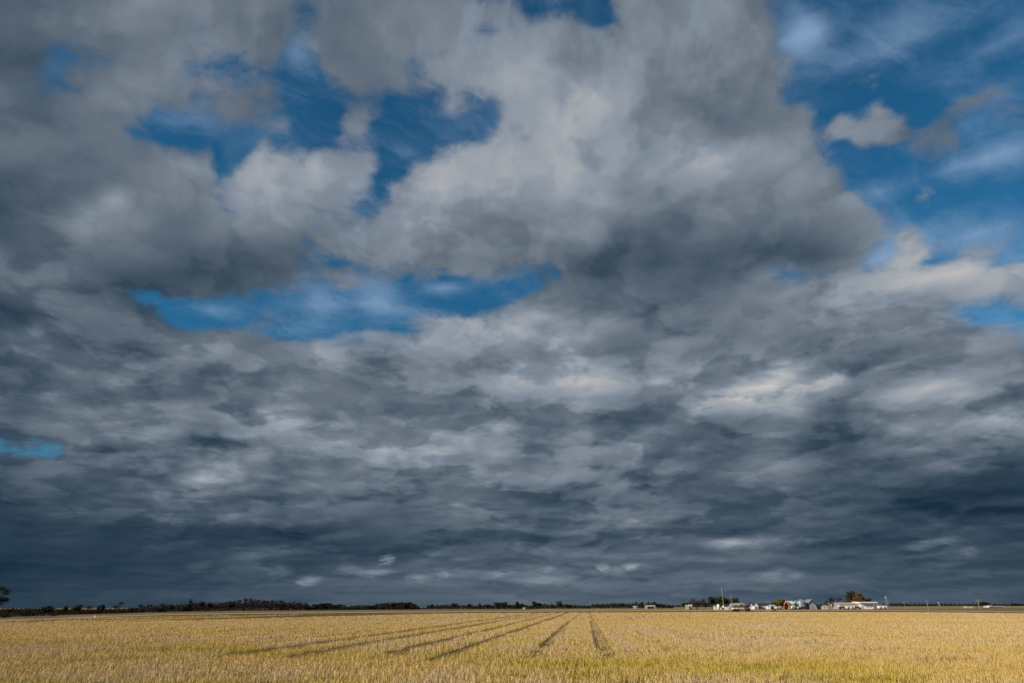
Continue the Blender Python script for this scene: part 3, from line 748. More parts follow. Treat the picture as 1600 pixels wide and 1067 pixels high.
T = [
 ('bush', 12, 957, 185, 22, 'reddish low bush under the dark overhanging branches at the left edge of the photo', 1),
 ('bush', 42, 948.5, 225, 26, 'broad dark scrub bush, second from the left edge of the tree line', 0),
 ('dark', 74, 945.5, 228, 20, 'dark rounded scrub tree between the left edge and the big russet bush', None),
 ('bush', 86, 956.5, 195, 14, 'small rusty bush in the grass just right of the leftmost dark scrub', 1),
 ('dark', 102, 946.3, 250, 7, 'narrow dark tree just left of the big russet round bush', None),
 ('rust', 119, 943.6, 235, 22, 'big round russet brown tree, the widest near the left end of the tree line', 0),
 ('redbare', 139, 945.5, 245, 12, 'reddish brown bare tree right beside the big round russet one', 0),
 ('dark', 154, 945.6, 250, 7, 'slim dark tree, left one of a close pair near the left end', None),
 ('dark', 161, 943.2, 250, 9, 'slim dark tree, taller right one of a close pair near the left end', None),
 ('bare', 184, 940.5, 240, 17, 'bare vase shaped tree with a pale trunk standing alone above the left scrub', 1),
 ('dark', 206, 949, 270, 9, 'small dark round tree just right of the bare vase shaped one', None),
 ('bare', 219, 944.5, 280, 12, 'grey bare tree at the left start of the dense brown wood', 2),
 ('conifer', 252, 941.5, 330, 14, 'small dark conifer left of the tall layered pine', 0),
 ('conifer', 296, 935.4, 330, 16, 'tall layered dark pine, highest tree left of the brown wood', 1),
 ('dark', 314, 938.6, 335, 9, 'dark tree close to the right of the tall layered pine', None),
 ('dark', 508, 940.8, 470, 20, 'tallest dark tree in the low green copse just right of the brown wood', None),
 ('dark', 494, 943.2, 480, 16, 'lower dark tree at the left end of the low green copse', None),
 ('dark', 674, 943.4, 600, 8, 'slim dark tree first right of the gap after the long flat topped wood', None),
 ('bare', 684, 945.4, 600, 9, 'small bare tree second right of the gap after the flat topped wood', None),
 ('bare', 696, 944, 600, 10, 'bare brown tree third right of the gap after the flat topped wood', None),
 ('rust', 709, 941.2, 590, 13, 'round rusty dark tree, biggest in the cluster right of the gap', 1),
 ('dark', 733, 942.4, 610, 8, 'small dark tree in the dip between the rusty round tree and the slim pine', None),
 ('conifer', 749, 940.2, 600, 9, 'slim dark pine standing out alone above the low hedge left of centre', 0),
 ('dark', 762, 943.4, 600, 12, 'low round tree immediately right of the slim solitary pine', None),
 ('dark', 779, 940, 600, 16, 'broad dark crown, left one of two that touch near the centre', None),
 ('dark', 788, 940.2, 600, 10, 'narrow dark crown, right one of two that touch near the centre', None),
 ('dark', 797, 944, 600, 10, 'low dark tree in the dip left of the peaked central tree', None),
 ('conifer', 808, 939, 600, 17, 'dark peaked tree near the centre of the tree line', 1),
 ('dark', 816, 942.6, 600, 11, 'small dark tree leaning against the right of the peaked central tree', None),
 ('dark', 836, 938.6, 600, 11, 'tall dark crown, left one of the pair above the farthest furrows', None),
 ('dark', 843, 940.6, 600, 9, 'shorter dark crown, right one of the pair above the farthest furrows', None),
 ('bare', 852, 942.2, 610, 6, 'thin bare tree between the central pair and the round solitary tree', None),
 ('conifer', 862, 941, 610, 6, 'thin pointed tree just left of the round solitary tree', None),
 ('green', 874, 939.2, 590, 13, 'round dark tree standing alone left of the two dark wheel tracks', 2),
 ('dark', 888, 944, 620, 12, 'low dark tree right of the round solitary tree', None),
 ('green', 957, 942.4, 640, 8, 'green bushy tree at the left end of the hedge behind the pale poles', None),
 ('dark', 971, 941.4, 640, 9, 'dark bushy tree in the middle of the hedge behind the pale poles', None),
 ('dark', 994.5, 939.6, 640, 6, 'narrow dark tree left of the thin pale pole', None),
 ('dark', 1002.5, 939.4, 640, 9, 'dark tree right behind the thin pale pole', None),
 ('conifer', 1014, 938.4, 640, 9, 'pointed dark tree standing over the long pale far barn', None),
 ('dark', 1022, 939.8, 640, 8, 'dark tree right of the pointed one over the pale far barn', None),
 ('dark', 1068.5, 940.8, 520, 8, 'small dark round tree alone in the gap left of the farm', None),
 ('redbare', 1089, 935, 430, 19, 'reddish brown spreading tree at the left end of the farmstead trees', 1),
 ('rust', 1088, 938.5, 440, 15, 'dull red leafed tree low among the reddish bare one at the farm', None),
 ('dark', 1102, 939.5, 445, 10, 'low dark tree between the reddish one and the tall farm tree', None),
 ('dark', 1112.5, 930, 430, 13, 'tall dark tree, highest left of the light utility pole', 1),
 ('green', 1128, 931.5, 440, 18, 'broad dark green tree directly behind the taller utility pole', 0),
 ('dark', 1136, 933, 450, 14, 'dark tree filling the space between the two utility poles', None),
 ('green', 1146, 933.5, 440, 16, 'dark green tree just right of the shorter utility pole', None),
 ('dark', 1121, 934, 445, 15, 'dark tree filling the gap left of the taller utility pole', None),
 ('green', 1152, 939, 450, 12, 'low dark green tree behind the white hooped tunnel shed', None),
 ('dark', 1079, 939.5, 470, 12, 'small dark tree behind the pair of pale sheds left of the farm', None),
 ('conifer', 1173, 940, 470, 7, 'small green conifer behind the steep white gable', None),
 ('green', 1179, 940.4, 470, 7, 'small green tree behind the white house gables', None),
 ('dark', 1200, 942.2, 470, 9, 'small dark tree behind the small white shed', None),
 ('gold', 1217, 935.2, 445, 14, 'yellow green autumn tree beside the orange ended shed', 0),
 ('dark', 1222, 936, 450, 11, 'dark tree merging with the yellow autumn tree beside the orange ended shed', None),
 ('rust', 1212, 938, 450, 9, 'brown leafed tree at the left of the yellow autumn tree', None),
 ('bare', 1297, 934.8, 425, 18, 'bare brown tree between the sage shed and the long barn', 3),
 ('bare', 1306, 933, 445, 15, 'taller bare brown tree rising behind the left end of the long barn', 0),
 ('bush', 1291, 943, 420, 12, 'dark green bush behind the small sage shed', 0),
 ('orange', 1326, 934, 450, 15, 'orange leafed tree lowest of the autumn clump behind the long barn', 1),
 ('dark', 1331, 923, 455, 12, 'tall dark leaning tree, highest of the clump behind the long barn', 2),
 ('dark', 1336, 928, 455, 10, 'dark tree in the middle of the autumn clump behind the long barn', None),
 ('orange', 1346, 924.5, 455, 18, 'large rusty orange tree, right crown of the clump behind the long barn', 2),
 ('orange', 1341, 931, 450, 14, 'smaller orange brown tree filling the clump behind the long barn', None),
 ('green', 1356, 934.5, 455, 12, 'low dark green tree at the right foot of the autumn clump', None),
 ('dark', 1531, 941.6, 620, 7, 'small dark tree left of the dark round one at the right', None),
 ('bare', 1526, 942.8, 620, 8, 'small bare tree beside the wooden pole at the right', None),
 ('dark', 1539, 939.0, 620, 12, 'dark round tree by the wooden pole, largest at the far right', None),
 ('conifer', 1582, 939.8, 900, 5, 'small pointed tree at the left of the dark mound at the right edge', None),
 ('dark', 1590, 942.2, 900, 16, 'wide low dark tree at the right edge of the photo', None),
]
for k_, px, top, Y, wp, lb, var in T:
    if px < 655: Y = left_line(px) * (0.9 if top > 955 else 0.99)
    tree(k_, px, top, Y, wp, lb, var=var, cat='bush' if k_ == 'bush' else 'tree')
# the overhanging tree whose right flank enters the frame at the left edge
x_, y_ = place(-24, 150)
ot = empty('broadleaf_tree', (x_, y_, 0), 0.4)
lob = [(0,0,.66,.24,.22)] + [(0.36*math.cos(a)*q, 0.36*math.sin(a)*q, z, s_, s_*.7) for a, q, z, s_ in [(random.uniform(0,6.28), random.uniform(.5,1.05), random.uniform(.42,.92), random.uniform(.07,.12)) for _ in range(34)]]
link('trunk', trunk_mesh('trunk', 0.42, 0.035, 5, depth=3), ot); link('crown', crown_mesh('crown', lob, 7000, .014, M_LEAF_DARK, 77), ot)
Hh = height_to(-20, 914, 150); ot.scale = (4.6 * 2.0, 4.6 * 2.0, Hh)
tag(ot, 'large dark tree cut off by the left edge of the photo', 'tree')
# rows of trees in the woods: each its own tree
KW = {'bare': 'bare grey brown', 'redbare': 'bare reddish brown', 'dark': 'dark leafy', 'green': 'dark green leafy', 'rust': 'rusty leafed', 'bush': 'low bushy'}
def wood_row(prof, Y, step, kinds_, label, group, wmul=1.5, jit=1.2, parts=None):
    px = prof[0][0]
    xs, ys = [p[0] for p in prof], [p[1] for p in prof]
    while px < prof[-1][0]:
        top = float(np.interp(px, xs, ys)) + random.uniform(0, jit * 1.6) - 0.3
        kd = random.choice(kinds_); seg = label
        for lim_, txt in (parts or []):
            if px < lim_: seg = txt; break
        tree(kd, px, top, (left_line(px) * Y if Y < 2 else Y) * random.uniform(0.97, 1.06), step * wmul * random.uniform(0.8, 1.25), KW[kd] + ' ' + seg, group)
        px += step * random.uniform(0.75, 1.3)
wood_row([(226,945),(240,944),(270,943.5),(300,941),(330,939.8),(350,940.5),(368,937),(386,934.2),(402,936),(425,937),(450,938.5),(470,941),(481,940.5)], 1.0, 6.2,
         ['bare','bare','bare','redbare','bare','dark'], 'tree', 'trees of the dense brown wood',
         parts=[(258, 'tree in the low left start of the brown wood'), (290, 'tree just left of the tall layered pine'), (330, 'tree by the right side of the tall layered pine'), (372, 'tree in the long left slope of the brown wood'), (412, 'tree on the highest hump of the brown wood'), (450, 'tree right of the highest hump of the brown wood'), (999, 'tree at the right end of the brown wood')])
wood_row([(228,948),(300,944.5),(345,944),(386,940),(430,941.5),(478,944)], 1.05, 7.0, ['bare','dark','bare'],
         'tree', 'trees of the dense brown wood',
         parts=[(290, 'tree in the back row left of the layered pine'), (372, 'tree in the back row of the brown wood, left part'), (430, 'tree in the back row behind the highest hump'), (999, 'tree in the back row at the right end of the brown wood')])
wood_row([(482,946),(500,944),(520,942.8),(535,943.4),(548,946.3),(562,944.5),(572,944),(584,945.5)], 1.0, 7.5, ['dark','dark','bare','green'],
         'tree', 'trees of the low copse',
         parts=[(530, 'tree in the left half of the copse right of the brown wood'), (999, 'tree in the low copse touching the flat topped wood')])
wood_row([(585,942.4),(600,940.8),(612,939.4),(640,939.4),(649,940.5)], 1.0, 5.0, ['dark','dark','rust','dark'],
         'tree', 'trees of the flat topped wood',
         parts=[(612, 'tree on the rising left half of the flat topped wood'), (999, 'tree in the flat right half of the flat topped wood')])
wood_row([(3,949.5),(60,949),(95,950.5),(110,952),(170,951),(225,948)], 1.02, 7, ['dark','bush','bare','rust'],
         'tree', 'trees of the left thicket',
         parts=[(60, 'scrub tree in the thicket near the left edge of the photo'), (112, 'scrub tree in the thicket left of the big russet tree'), (175, 'scrub tree in the thicket behind the close pair of slim trees'), (999, 'scrub tree in the thicket right of the vase shaped tree')])
wood_row([(1026,941.8),(1034,942.6),(1044,944.2)], 650, 4.5, ['dark'], 'tree in the short row right of the far pale barn', 'trees right of the far pale barn')

# low far hedges and woods that read as one mass
def mass(name, prof, Y, m, label, dens=9, leaf=0.38, depth=14):
    b = MB(); r = random.Random(int(prof[0][0]) + 3)
    xs, ys = [p[0] for p in prof], [p[1] for p in prof]
    V, Fc = [], []
    n = int((prof[-1][0] - prof[0][0]) * dens * 6)
    for i in range(n):
        px = r.uniform(xs[0], xs[-1]); top = float(np.interp(px, xs, ys)) + 0.7 * math.sin(px * 0.9) + 0.5 * math.sin(px * 2.3 + 1)
        Yp = left_line(px) * Y if Y < 2 else Y; yy = Yp + r.uniform(0, depth); x, y = place(px, yy); H = max(0.6, height_to(px, top, Yp))
        z = H * (r.random() ** 0.75); s_ = leaf * r.uniform(0.5, 1.3) * Yp / 600
        u = Vector((r.gauss(0, 1), r.gauss(0, 1), r.gauss(0, 1))).normalized() * s_; v = u.orthogonal().normalized() * s_ * .7
        c = Vector((x, y, z)); k = len(V); V += [c - u, c + v, c + u, c - v]; Fc.append((k, k + 1, k + 2, k + 3))
    me = bpy.data.meshes.new(name); me.from_pydata([tuple(v) for v in V], [], Fc); me.materials.append(m)
    return tag(link(name, me), label, 'wood', kind='stuff')
mass('undergrowth', [(0, 951),(60,950.5),(110,952.5),(170,951.5),(225,950)], 1.0, M_LEAF_DARK, 'dark undergrowth along the foot of the left thicket', 16)
mass('undergrowth', [(222, 948.5),(260,946.5),(300,944.5),(360,942.5),(400,940.5),(450,942),(484,945)], 1.0, M_TWIG, 'brown brush filling the foot of the dense brown wood', 16)
mass('undergrowth', [(478,948),(500,946.5),(530,946.5),(548,948),(580,946.5),(652,945.5),(656,949.2)], 1.0, M_LEAF_DARK, 'dark brush below the copse and the flat topped wood', 12)
mass('distant_wood', [(650,949.6),(665,949.4),(668,946),(700,946),(716,945.3),(745,946),(760,945.4),(800,945.5),(830,946.3),(850,945),(870,944.4),(885,943.6),(900,945.3),(914,946),(923,946)], 640, M_LEAF_DARK, 'low dark hedge line behind the single trees near the centre', 9)
mass('distant_wood', [(922,945.6),(926,943.6),(945,943.2),(960,942.8),(985,942.6),(1000,942.4),(1030,943),(1044,944.6),(1052,946)], 665, M_LEAF_DARK, 'dark hedge behind the thin pale poles right of centre', 9)
mass('distant_wood', [(880,946.9),(1000,946.2),(1060,945.7),(1120,945),(1180,944.6)], 1500, M_LEAF_DARK, 'thin dark line of woods at the horizon behind the farm', 3, 0.5, 30)
mass('distant_wood', [(1180,944.4),(1215,942.8),(1240,944.2),(1290,943.6),(1300,944)], 900, M_LEAF_DARK, 'dark far wood seen between the farm sheds', 4, 0.4, 20)
mass('distant_wood', [(1380,943.4),(1400,942.2),(1420,943.2),(1450,943.4),(1480,942.6),(1500,943.6),(1520,943.2),(1560,944),(1600,943.4),(1640,943)], 1250, M_LEAF_DARK, 'thin dark line of woods along the horizon at the right', 4, 0.5, 25)

# ------------------------------------------------------------------ farm
YF = 420.0
def X(px, Y=YF): return place(px, Y)[0]
def gable(name, label, cat, p0, p1, Y, eave, ridge, depth, wm, rm, axis='x', doors=(), windows=(), overhang=0.3, cols=0):
    x0, x1 = X(p0, Y), X(p1, Y); pm = (p0 + p1) / 2
    he, hr = height_to(pm, eave, Y), height_to(pm, ridge, Y)
    W = x1 - x0; o = empty(name, ((x0 + x1) / 2, Y, 0)); h = W / 2
    b = MB()
    if axis == 'x':
        b.prism([(0, 0), (depth, 0), (depth, he), (depth / 2, hr), (0, he)], -h, h, 'x'); b.build('wall', wm, o)
        t = 0.14; oh = overhang; dz_ = oh * (hr - he) / (depth / 2)
        r_ = MB(); r_.prism([(-oh, he - dz_ + .02), (depth / 2, hr + .02), (depth + oh, he - dz_ + .02), (depth + oh, he - dz_ + t), (depth / 2, hr + t), (-oh, he - dz_ + t)], -h - oh, h + oh, 'x')
        r_.build('roof', rm, o)
    else:
        b.prism([(-h, 0), (h, 0), (h, he), (0, hr), (-h, he)], 0, depth, 'y'); b.build('wall', wm, o)
        t = 0.16; oh = overhang; dz_ = oh * (hr - he) / h
        for s_ in (-1, 1):
            r_ = MB(); pr = [(0, hr + .02), (s_ * (h + oh), he - dz_ + .02), (s_ * (h + oh), he - dz_ + t), (0, hr + t)]
            r_.prism(pr, -oh, depth + oh, 'y'); r_.build('roof_slope', rm, o)
    for (q0, q1, top, mt) in doors:
        d_ = MB(); d_.box(X(q0, Y) - (x0 + x1) / 2, X(q1, Y) - (x0 + x1) / 2, -0.08, -0.005, 0, height_to(pm, top, Y)); d_.build('door', mt, o)
    for (q0, q1, t0, t1) in windows:
        a0, a1 = X(q0, Y) - (x0 + x1) / 2, X(q1, Y) - (x0 + x1) / 2; z1, z0_ = height_to(pm, t0, Y), height_to(pm, t1, Y)
        f_ = MB(); f_.box(a0, a1, -0.07, -0.004, z0_, z1); wv = f_.build('window', M_WHITE, o)
        g_ = MB(); g_.box(a0 + .08, a1 - .08, -0.10, -0.071, z0_ + .08, z1 - .08); g_.build('pane', M_GLASS, wv)
    return tag(o, label, cat)

# long barn with its raised white canopy
lb = gable('barn', 'long low pale barn with a white door at its left end', 'barn', 1306.5, 1343, YF, 942.6, 941.4, 14, M_BEIGE, M_ROOFW, 'x',
           doors=[(1308, 1312, 944, M_WHITE)], windows=())
for k in range(11):
    xx = -6.6 + k * 1.3
    r_ = MB(); r_.box(xx, xx + .06, -.05, -.004, 0.05, 2.9); r_.build('wall_rib', M_CREAM, lb)
wb = gable('barn', 'white fronted barn joined to the right end of the long pale barn', 'barn', 1343.2, 1364, YF - 1, 942.4, 941.6, 12, M_WHITE, M_ROOFW, 'x',
           windows=[(1354.4, 1356.2, 947.3, 949.2), (1359.4, 1361.0, 947.0, 949.0)], doors=[(1346.5, 1348.6, 945.5, M_BEIGE)])
b = MB(); x0, x1 = X(1345, YF - 3), X(1372, YF - 3); z_ = height_to(1358, 941.8, YF)
cn = empty('canopy', ((x0 + x1) / 2, YF - 3, 0)); h = (x1 - x0) / 2
b.prism([(0, z_), (13, z_ + .1), (13, z_ + .75), (0, z_ + .62)], -h, h, 'x'); b.build('roof', M_ROOFW, cn)
for xx in (h - .3, h * .55):
    for yy in (.4, 12.4):
        p = MB(); p.box(xx - .09, xx + .09, yy - .09, yy + .09, 0, z_ + .03); p.build('post', M_WOOD, cn)
tag(cn, 'raised flat white canopy roof over the right end of the white barn', 'canopy')
def trailer(label, p0, p1, Y, top, m=M_WHITE, name='trailer', wheels=True, gz=0.45):
    x0, x1 = X(p0, Y), X(p1, Y); o = empty(name, ((x0 + x1) / 2, Y, 0)); h = (x1 - x0) / 2; H = height_to((p0 + p1) / 2, top, Y)
    b = MB(); b.box(-h, h, 0, 2.5, gz, H); b.build('body', m, o)
    r_ = MB(); r_.box(-h - .04, h + .04, -.04, 2.54, H, H + .07); r_.build('roof', M_ROOFW, o)
    k = MB(); k.box(-h + .3, h - .3, .3, 2.2, gz - .2, gz); k.build('chassis', M_DARK, o)
    for xx in ((-h * .55, h * .55) if wheels else ()):
        wv = MB(); wv.lathe([(.12, -.15), (.42, -.15), (.45, 0), (.42, .15), (.12, .15)], 14); w_o = wv.build('wheel', M_TYRE, o)
        w_o.rotation_euler = (R(90), 0, 0); w_o.location = (xx, .1, .45)
    for q in (-.3, .35):
        s_ = MB(); s_.box(q * h * 1.4 - .35, q * h * 1.4 + .35, -.05, -.004, H * .55, H * .78); s_.build('window', M_GLASS, o)
    return tag(o, label, 'trailer')
trailer('white box trailer parked in front of the long pale barn', 1322.5, 1335, YF - 12, 946.6)
trailer('white box trailer standing alone right of the canopy', 1373, 1385.5, YF - 6, 946.0)
trailer('small white trailer beside the shed with the orange end', 1237.4, 1242.4, YF - 9, 945.9)
trailer('pale low trailer under the yellow autumn tree', 1213, 1220.5, YF, 947.2, M_CREAM)
# parked dark car in front of the barn gap
def car(label, px, Y, m, L=4.4):
    x, y = place(px, Y); o = empty('parked_car', (x, y, 0)); h = L / 2
    b = MB(); b.prism([(-h, .35), (h, .35), (h, .8), (h * .62, .9), (h * .3, 1.38), (-h * .5, 1.42), (-h * .82, .95), (-h, .85)], 0, 1.75, 'y'); b.build('body', m, o)
    g_ = MB(); g_.prism([(h * .5, .93), (h * .27, 1.3), (-h * .46, 1.33), (-h * .7, .97)], -.02, -.002, 'y'); g_.build('window', M_GLASS, o)
    for s_ in (-.62, .62):
        for yy in (.05, 1.6):
            wv = MB(); wv.lathe([(.1, -.1), (.33, -.1), (.35, 0), (.33, .1), (.1, .1)], 12); q = wv.build('wheel', M_TYRE, o); q.rotation_euler = (R(90), 0, 0); q.location = (s_ * h, yy, .35)
    return tag(o, label, 'car')
car('dark car parked between the white trailer and the white barn', 1339.5, YF - 8, M_SLATE)
car('dark car parked at the foot of the long pale barn', 1317, YF - 10, M_SLATE)
car('dark car parked at the foot of the big grain bin', 1256, YF - 12, M_DARK, 3.8)
# sage shed, hipped
sx0, sx1 = X(1286.5, YF - 4), X(1295, YF - 4); sh = empty('shed', ((sx0 + sx1) / 2, YF - 4, 0)); h = (sx1 - sx0) / 2
b = MB(); b.box(-h, h, 0, 4, 0, 1.3); b.build('wall', M_SAGE, sh)
b = MB(); b.add([(-h-.2,-.2,1.3),(h+.2,-.2,1.3),(h+.2,4.2,1.3),(-h-.2,4.2,1.3),(-h*.35,2,2.1),(h*.35,2,2.1)], [(0,1,5,4),(1,2,5),(2,3,4,5),(3,0,4),(3,2,1,0)]); b.build('roof', M_SAGE, sh)
b = MB(); b.box(-.5, .4, -.06, -.004, 0, 1.15); b.build('door', M_CREAM, sh)
tag(sh, 'small sage green shed with a hipped roof left of the long barn', 'shed')
# grain bins
def bin_(label, p0, p1, Y, eave, top, m=M_GALV):
    x0, x1 = X(p0, Y), X(p1, Y); r0 = (x1 - x0) / 2; o = empty('grain_bin', ((x0 + x1) / 2, Y + r0, 0)); pm = (p0 + p1) / 2
    he, ht = height_to(pm, eave, Y), height_to(pm, top, Y)
    prof = []
    for i in range(int(he / .2)):
        prof += [(r0, i * .2), (r0 + .05, i * .2 + .1)]
    prof.append((r0, he)); b = MB(); b.lathe(prof, 32); b.build('wall', m, o)
    b = MB(); b.lathe([(r0 + .12, he), (r0 + .12, he + .06), (.45, ht - .15), (.45, ht), (.02, ht + .1)], 32); b.build('roof', m, o)
    for k in range(8):
        a_ = -math.pi + k * math.pi / 7; s_ = MB(); s_.tube(((r0 + .13) * math.cos(a_), (r0 + .13) * math.sin(a_), he + .1), (.45 * math.cos(a_), .45 * math.sin(a_), ht - .1), .05); s_.build('roof_rib', m, o)
    l_ = MB()
    for xx in (-.2, .2): l_.tube((xx + r0 * .3, -r0 * .99 - .1, .2), (xx + r0 * .3, -r0 * .99 - .1, he), .03)
    for k in range(int(he / .4)): l_.tube((r0 * .3 - .2, -r0 * .99 - .1, .3 + k * .4), (r0 * .3 + .2, -r0 * .99 - .1, .3 + k * .4), .02)
    l_.build('ladder', m, o)
    return tag(o, label, 'grain bin')
bin_('small galvanised grain bin between the orange ended shed and the big bin', 1241, 1249.6, YF + 2, 940.4, 937.6)
bin_('largest galvanised grain bin, in the middle of the farm', 1247.6, 1260.6, YF, 939.6, 935.6)
bin_('narrow shaded grain bin just left of the dark gabled shed', 1259.4, 1264.6, YF + 4, 940.2, 938.2)
# white tank rail in front of bins
trailer('low pale wagon in front of the big grain bin', 1246.5, 1254, YF - 10, 947.4, M_CREAM, 'farm_wagon', True, .5)
# arched shed with an orange end
def arched(label, name, p0, p1, Y, top, base_w, length, end_m, roof_m, rz, frame_m=None, n=16, open_=0.6, side='left', cat='shed'):
    xc = X((p0 + p1) / 2, Y); o = empty(name, (xc, Y, 0), rz); Hh = height_to((p0 + p1) / 2, top, Y); rw = base_w / 2
    prof = [(rw * math.cos(math.pi * i / n), Hh * math.sin(math.pi * i / n) ** 0.9) for i in range(n + 1)]
    inn = [(x * .95, z * .955) for x, z in prof]
    b = MB(); vs = []
    for y in (0, length):
        vs += [(x, y, z) for x, z in prof] + [(x, y, z) for x, z in inn]
    m1 = n + 1; fs = []
    for i in range(n):
        fs += [(i, i + 1, 2 * m1 + i + 1, 2 * m1 + i), (m1 + i, 3 * m1 + i, 3 * m1 + i + 1, m1 + i + 1), (i, m1 + i, m1 + i + 1, i + 1), (2 * m1 + i, 2 * m1 + i + 1, 3 * m1 + i + 1, 3 * m1 + i)]
    b.add(vs, fs); b.build('shell', roof_m, o)
    f_ = MB(); pr = [(x * 1.03, z * 1.03) for x, z in prof]; q = [(x * .84, z * .82) for x, z in prof]
    vs = [(x, -.12, z) for x, z in pr] + [(x, -.12, z) for x, z in q] + [(x, .12, z) for x, z in pr] + [(x, .12, z) for x, z in q]
    fs = []
    for i in range(n):
        fs += [(i, i + 1, m1 + i + 1, m1 + i), (2 * m1 + i, 3 * m1 + i, 3 * m1 + i + 1, 2 * m1 + i + 1), (i, 2 * m1 + i, 2 * m1 + i + 1, i + 1), (m1 + i, m1 + i + 1, 3 * m1 + i + 1, 3 * m1 + i)]
    f_.add(vs, fs); f_.build('end_arch', end_m, o)
    e_ = MB(); e_.add([(x * .86, length * .35, z * .86) for x, z in prof], [tuple(range(m1))]); e_.build('end_wall', frame_m or M_DARK, o)
    return tag(o, label, cat)
arched('arched shed with a rusty orange end ring, its body pale grey', 'arched_shed', 1225.0, 1233, YF - 4, 939.2, 3.2, 6.0, M_ORANGE, M_ROOFW, R(-28), M_ORANGE)
gable('shed', 'white roofed shed attached to the right of the orange ended shed', 'shed', 1231.5, 1240.8, YF - 2, 942.6, 938.8, 6, M_CREAM, M_ROOFW, 'x', doors=[(1235.3, 1236.6, 945, M_SLATE)])
# dark gabled shed
dg = gable('shed', 'dark slate gabled shed with an arched opening and a glaring right roof slope', 'shed', 1264.4, 1276.6, YF + 1, 941.4, 936.2, 11, M_SLATE, M_GALV, 'y')
Hh = height_to(1270, 943, YF + 1); b = MB(); n = 14
b.add([(1.5 * math.cos(math.pi * i / n) - .1, -.06, Hh * math.sin(math.pi * i / n)) for i in range(n + 1)], [tuple(range(n + 1))]); b.build('arched_door', M_GALV, dg)
b = MB()
for i in range(n): b.tube((1.6 * math.cos(math.pi * i / n) - .1, -.1, Hh * 1.06 * math.sin(math.pi * i / n)), (1.6 * math.cos(math.pi * (i + 1) / n) - .1, -.1, Hh * 1.06 * math.sin(math.pi * (i + 1) / n)), .09)
b.build('door_arch', M_WHITE, dg)
# white house group
gable('house', 'white house with a steep pointed gable, leftmost of the white houses', 'house', 1171.6, 1176.4, 440, 946.2, 940.6, 6, M_WHITE, M_DARKROOF, 'y', windows=[(1173.4, 1174.6, 946.4, 948)])
gable('house', 'white house with a broad gable left of the long dark roof', 'house', 1177.6, 1184.6, 438, 945.2, 940.8, 7, M_WHITE, M_DARKROOF, 'y', windows=[(1180.2, 1181.8, 944.6, 946.6)], doors=[(1179.6, 1183.2, 947.6, M_BROWN)])
gable('house', 'long white house under a dark shingle roof', 'house', 1184.8, 1198.2, 442, 945.8, 941.8, 8, M_WHITE, M_DARKROOF, 'x', doors=[(1185.4, 1188.6, 947.2, M_DARK)], windows=[(1190.6, 1192.4, 947.2, 949), (1194.4, 1196, 947, 948.6)])
gable('shed', 'small bright white shed right of the long dark roofed house', 'shed', 1199.8, 1204.0, 436, 947.0, 946.2, 4, M_WHITE, M_ROOFW, 'x')
gable('shed', 'grey and white shed with an open dark front, left of the pale low trailer', 'shed', 1204.6, 1211, 440, 945.8, 944.8, 6, M_WHITE, M_ROOFW, 'x', doors=[(1204.9, 1208.4, 946.4, M_SLATE)])
for k, (px, wpx, lb_) in enumerate([(1187.5, 3, 'dark bush by the door of the long white house'), (1168, 6, 'brown bush left of the steep white gable'), (1192, 3.4, 'dark bush in front of the long white house'), (1278, 5, 'brown bush at the right foot of the dark gabled shed'), (1282, 8, 'olive bush between the dark gabled shed and the sage shed')]):
    tree('bush', px, 947.4, 428, wpx, lb_, cat='bush', var=k % 2)
# left farm group
gable('house', 'small white house with a dark roof behind the taller utility pole', 'house', 1131.2, 1138.2, 400, 946.6, 944.2, 6, M_WHITE, M_DARKROOF, 'x', windows=[(1134.2, 1135.6, 947.6, 949.4)])
b = MB(); x0, x1 = X(1121.6, 398), X(1131, 398); wl = empty('garden_wall', ((x0+x1)/2, 398, 0)); b.box(-(x1-x0)/2, (x1-x0)/2, 0, .3, 0, 1.0); b.build('wall', M_WHITE, wl)
b = MB(); b.box(-(x1-x0)/2-.1, (x1-x0)/2+.1, -.06, .36, 1.0, 1.1); b.build('coping', M_CREAM, wl)
tag(wl, 'low white wall between the white tank and the small dark roofed house', 'wall')
tx, ty = place(1122.6, 396); tk = empty('tank', (tx, ty, 0)); b = MB(); Hh = height_to(1122.6, 943.6, 396); b.lathe([(.75, 0), (.75, Hh - .3), (.5, Hh - .05), (.1, Hh)], 20); b.build('shell', M_WHITE, tk, True)
b = MB(); b.lathe([(.8, 0), (.8, .15)], 20); b.build('base', M_BEIGE, tk); tag(tk, 'upright narrow white tank left of the low white wall', 'tank')
gable('shed', 'cream shed left of the upright white tank', 'shed', 1116.6, 1120.6, 402, 947.2, 946.4, 4, M_CREAM, M_CREAM, 'x')
def bale(label, px, Y, r0, L, rz=0):
    x, y = place(px, Y); o = empty('straw_bale', (x, y, r0), rz); b = MB(); b.lathe([(r0 * .96, 0), (r0, .08), (r0, L - .08), (r0 * .96, L)], 20); q = b.build('roll', M_BALE, o, False); q.rotation_euler = (R(90), 0, 0); q.location = (0, L, 0)
    for yy in (.35, L * .5, L - .35):
        b = MB(); b.lathe([(r0 * 1.012, yy - .03), (r0 * 1.012, yy + .03)], 20); t = b.build('wrap_band', M_CREAM, o); t.rotation_euler = (R(90), 0, 0); t.location = (0, L, 0)
    return tag(o, label, 'bale')
bale('pale round bale beside the foot of the shorter utility pole', 1140.6, 300, .8, 1.4)
arched('white hooped tunnel shed behind the brown topped grain truck', 'hoop_shed', 1152, 1166, 380, 941.6, 4.9, 9.0, M_ROOFW, M_GALV, R(20), M_SLATE)
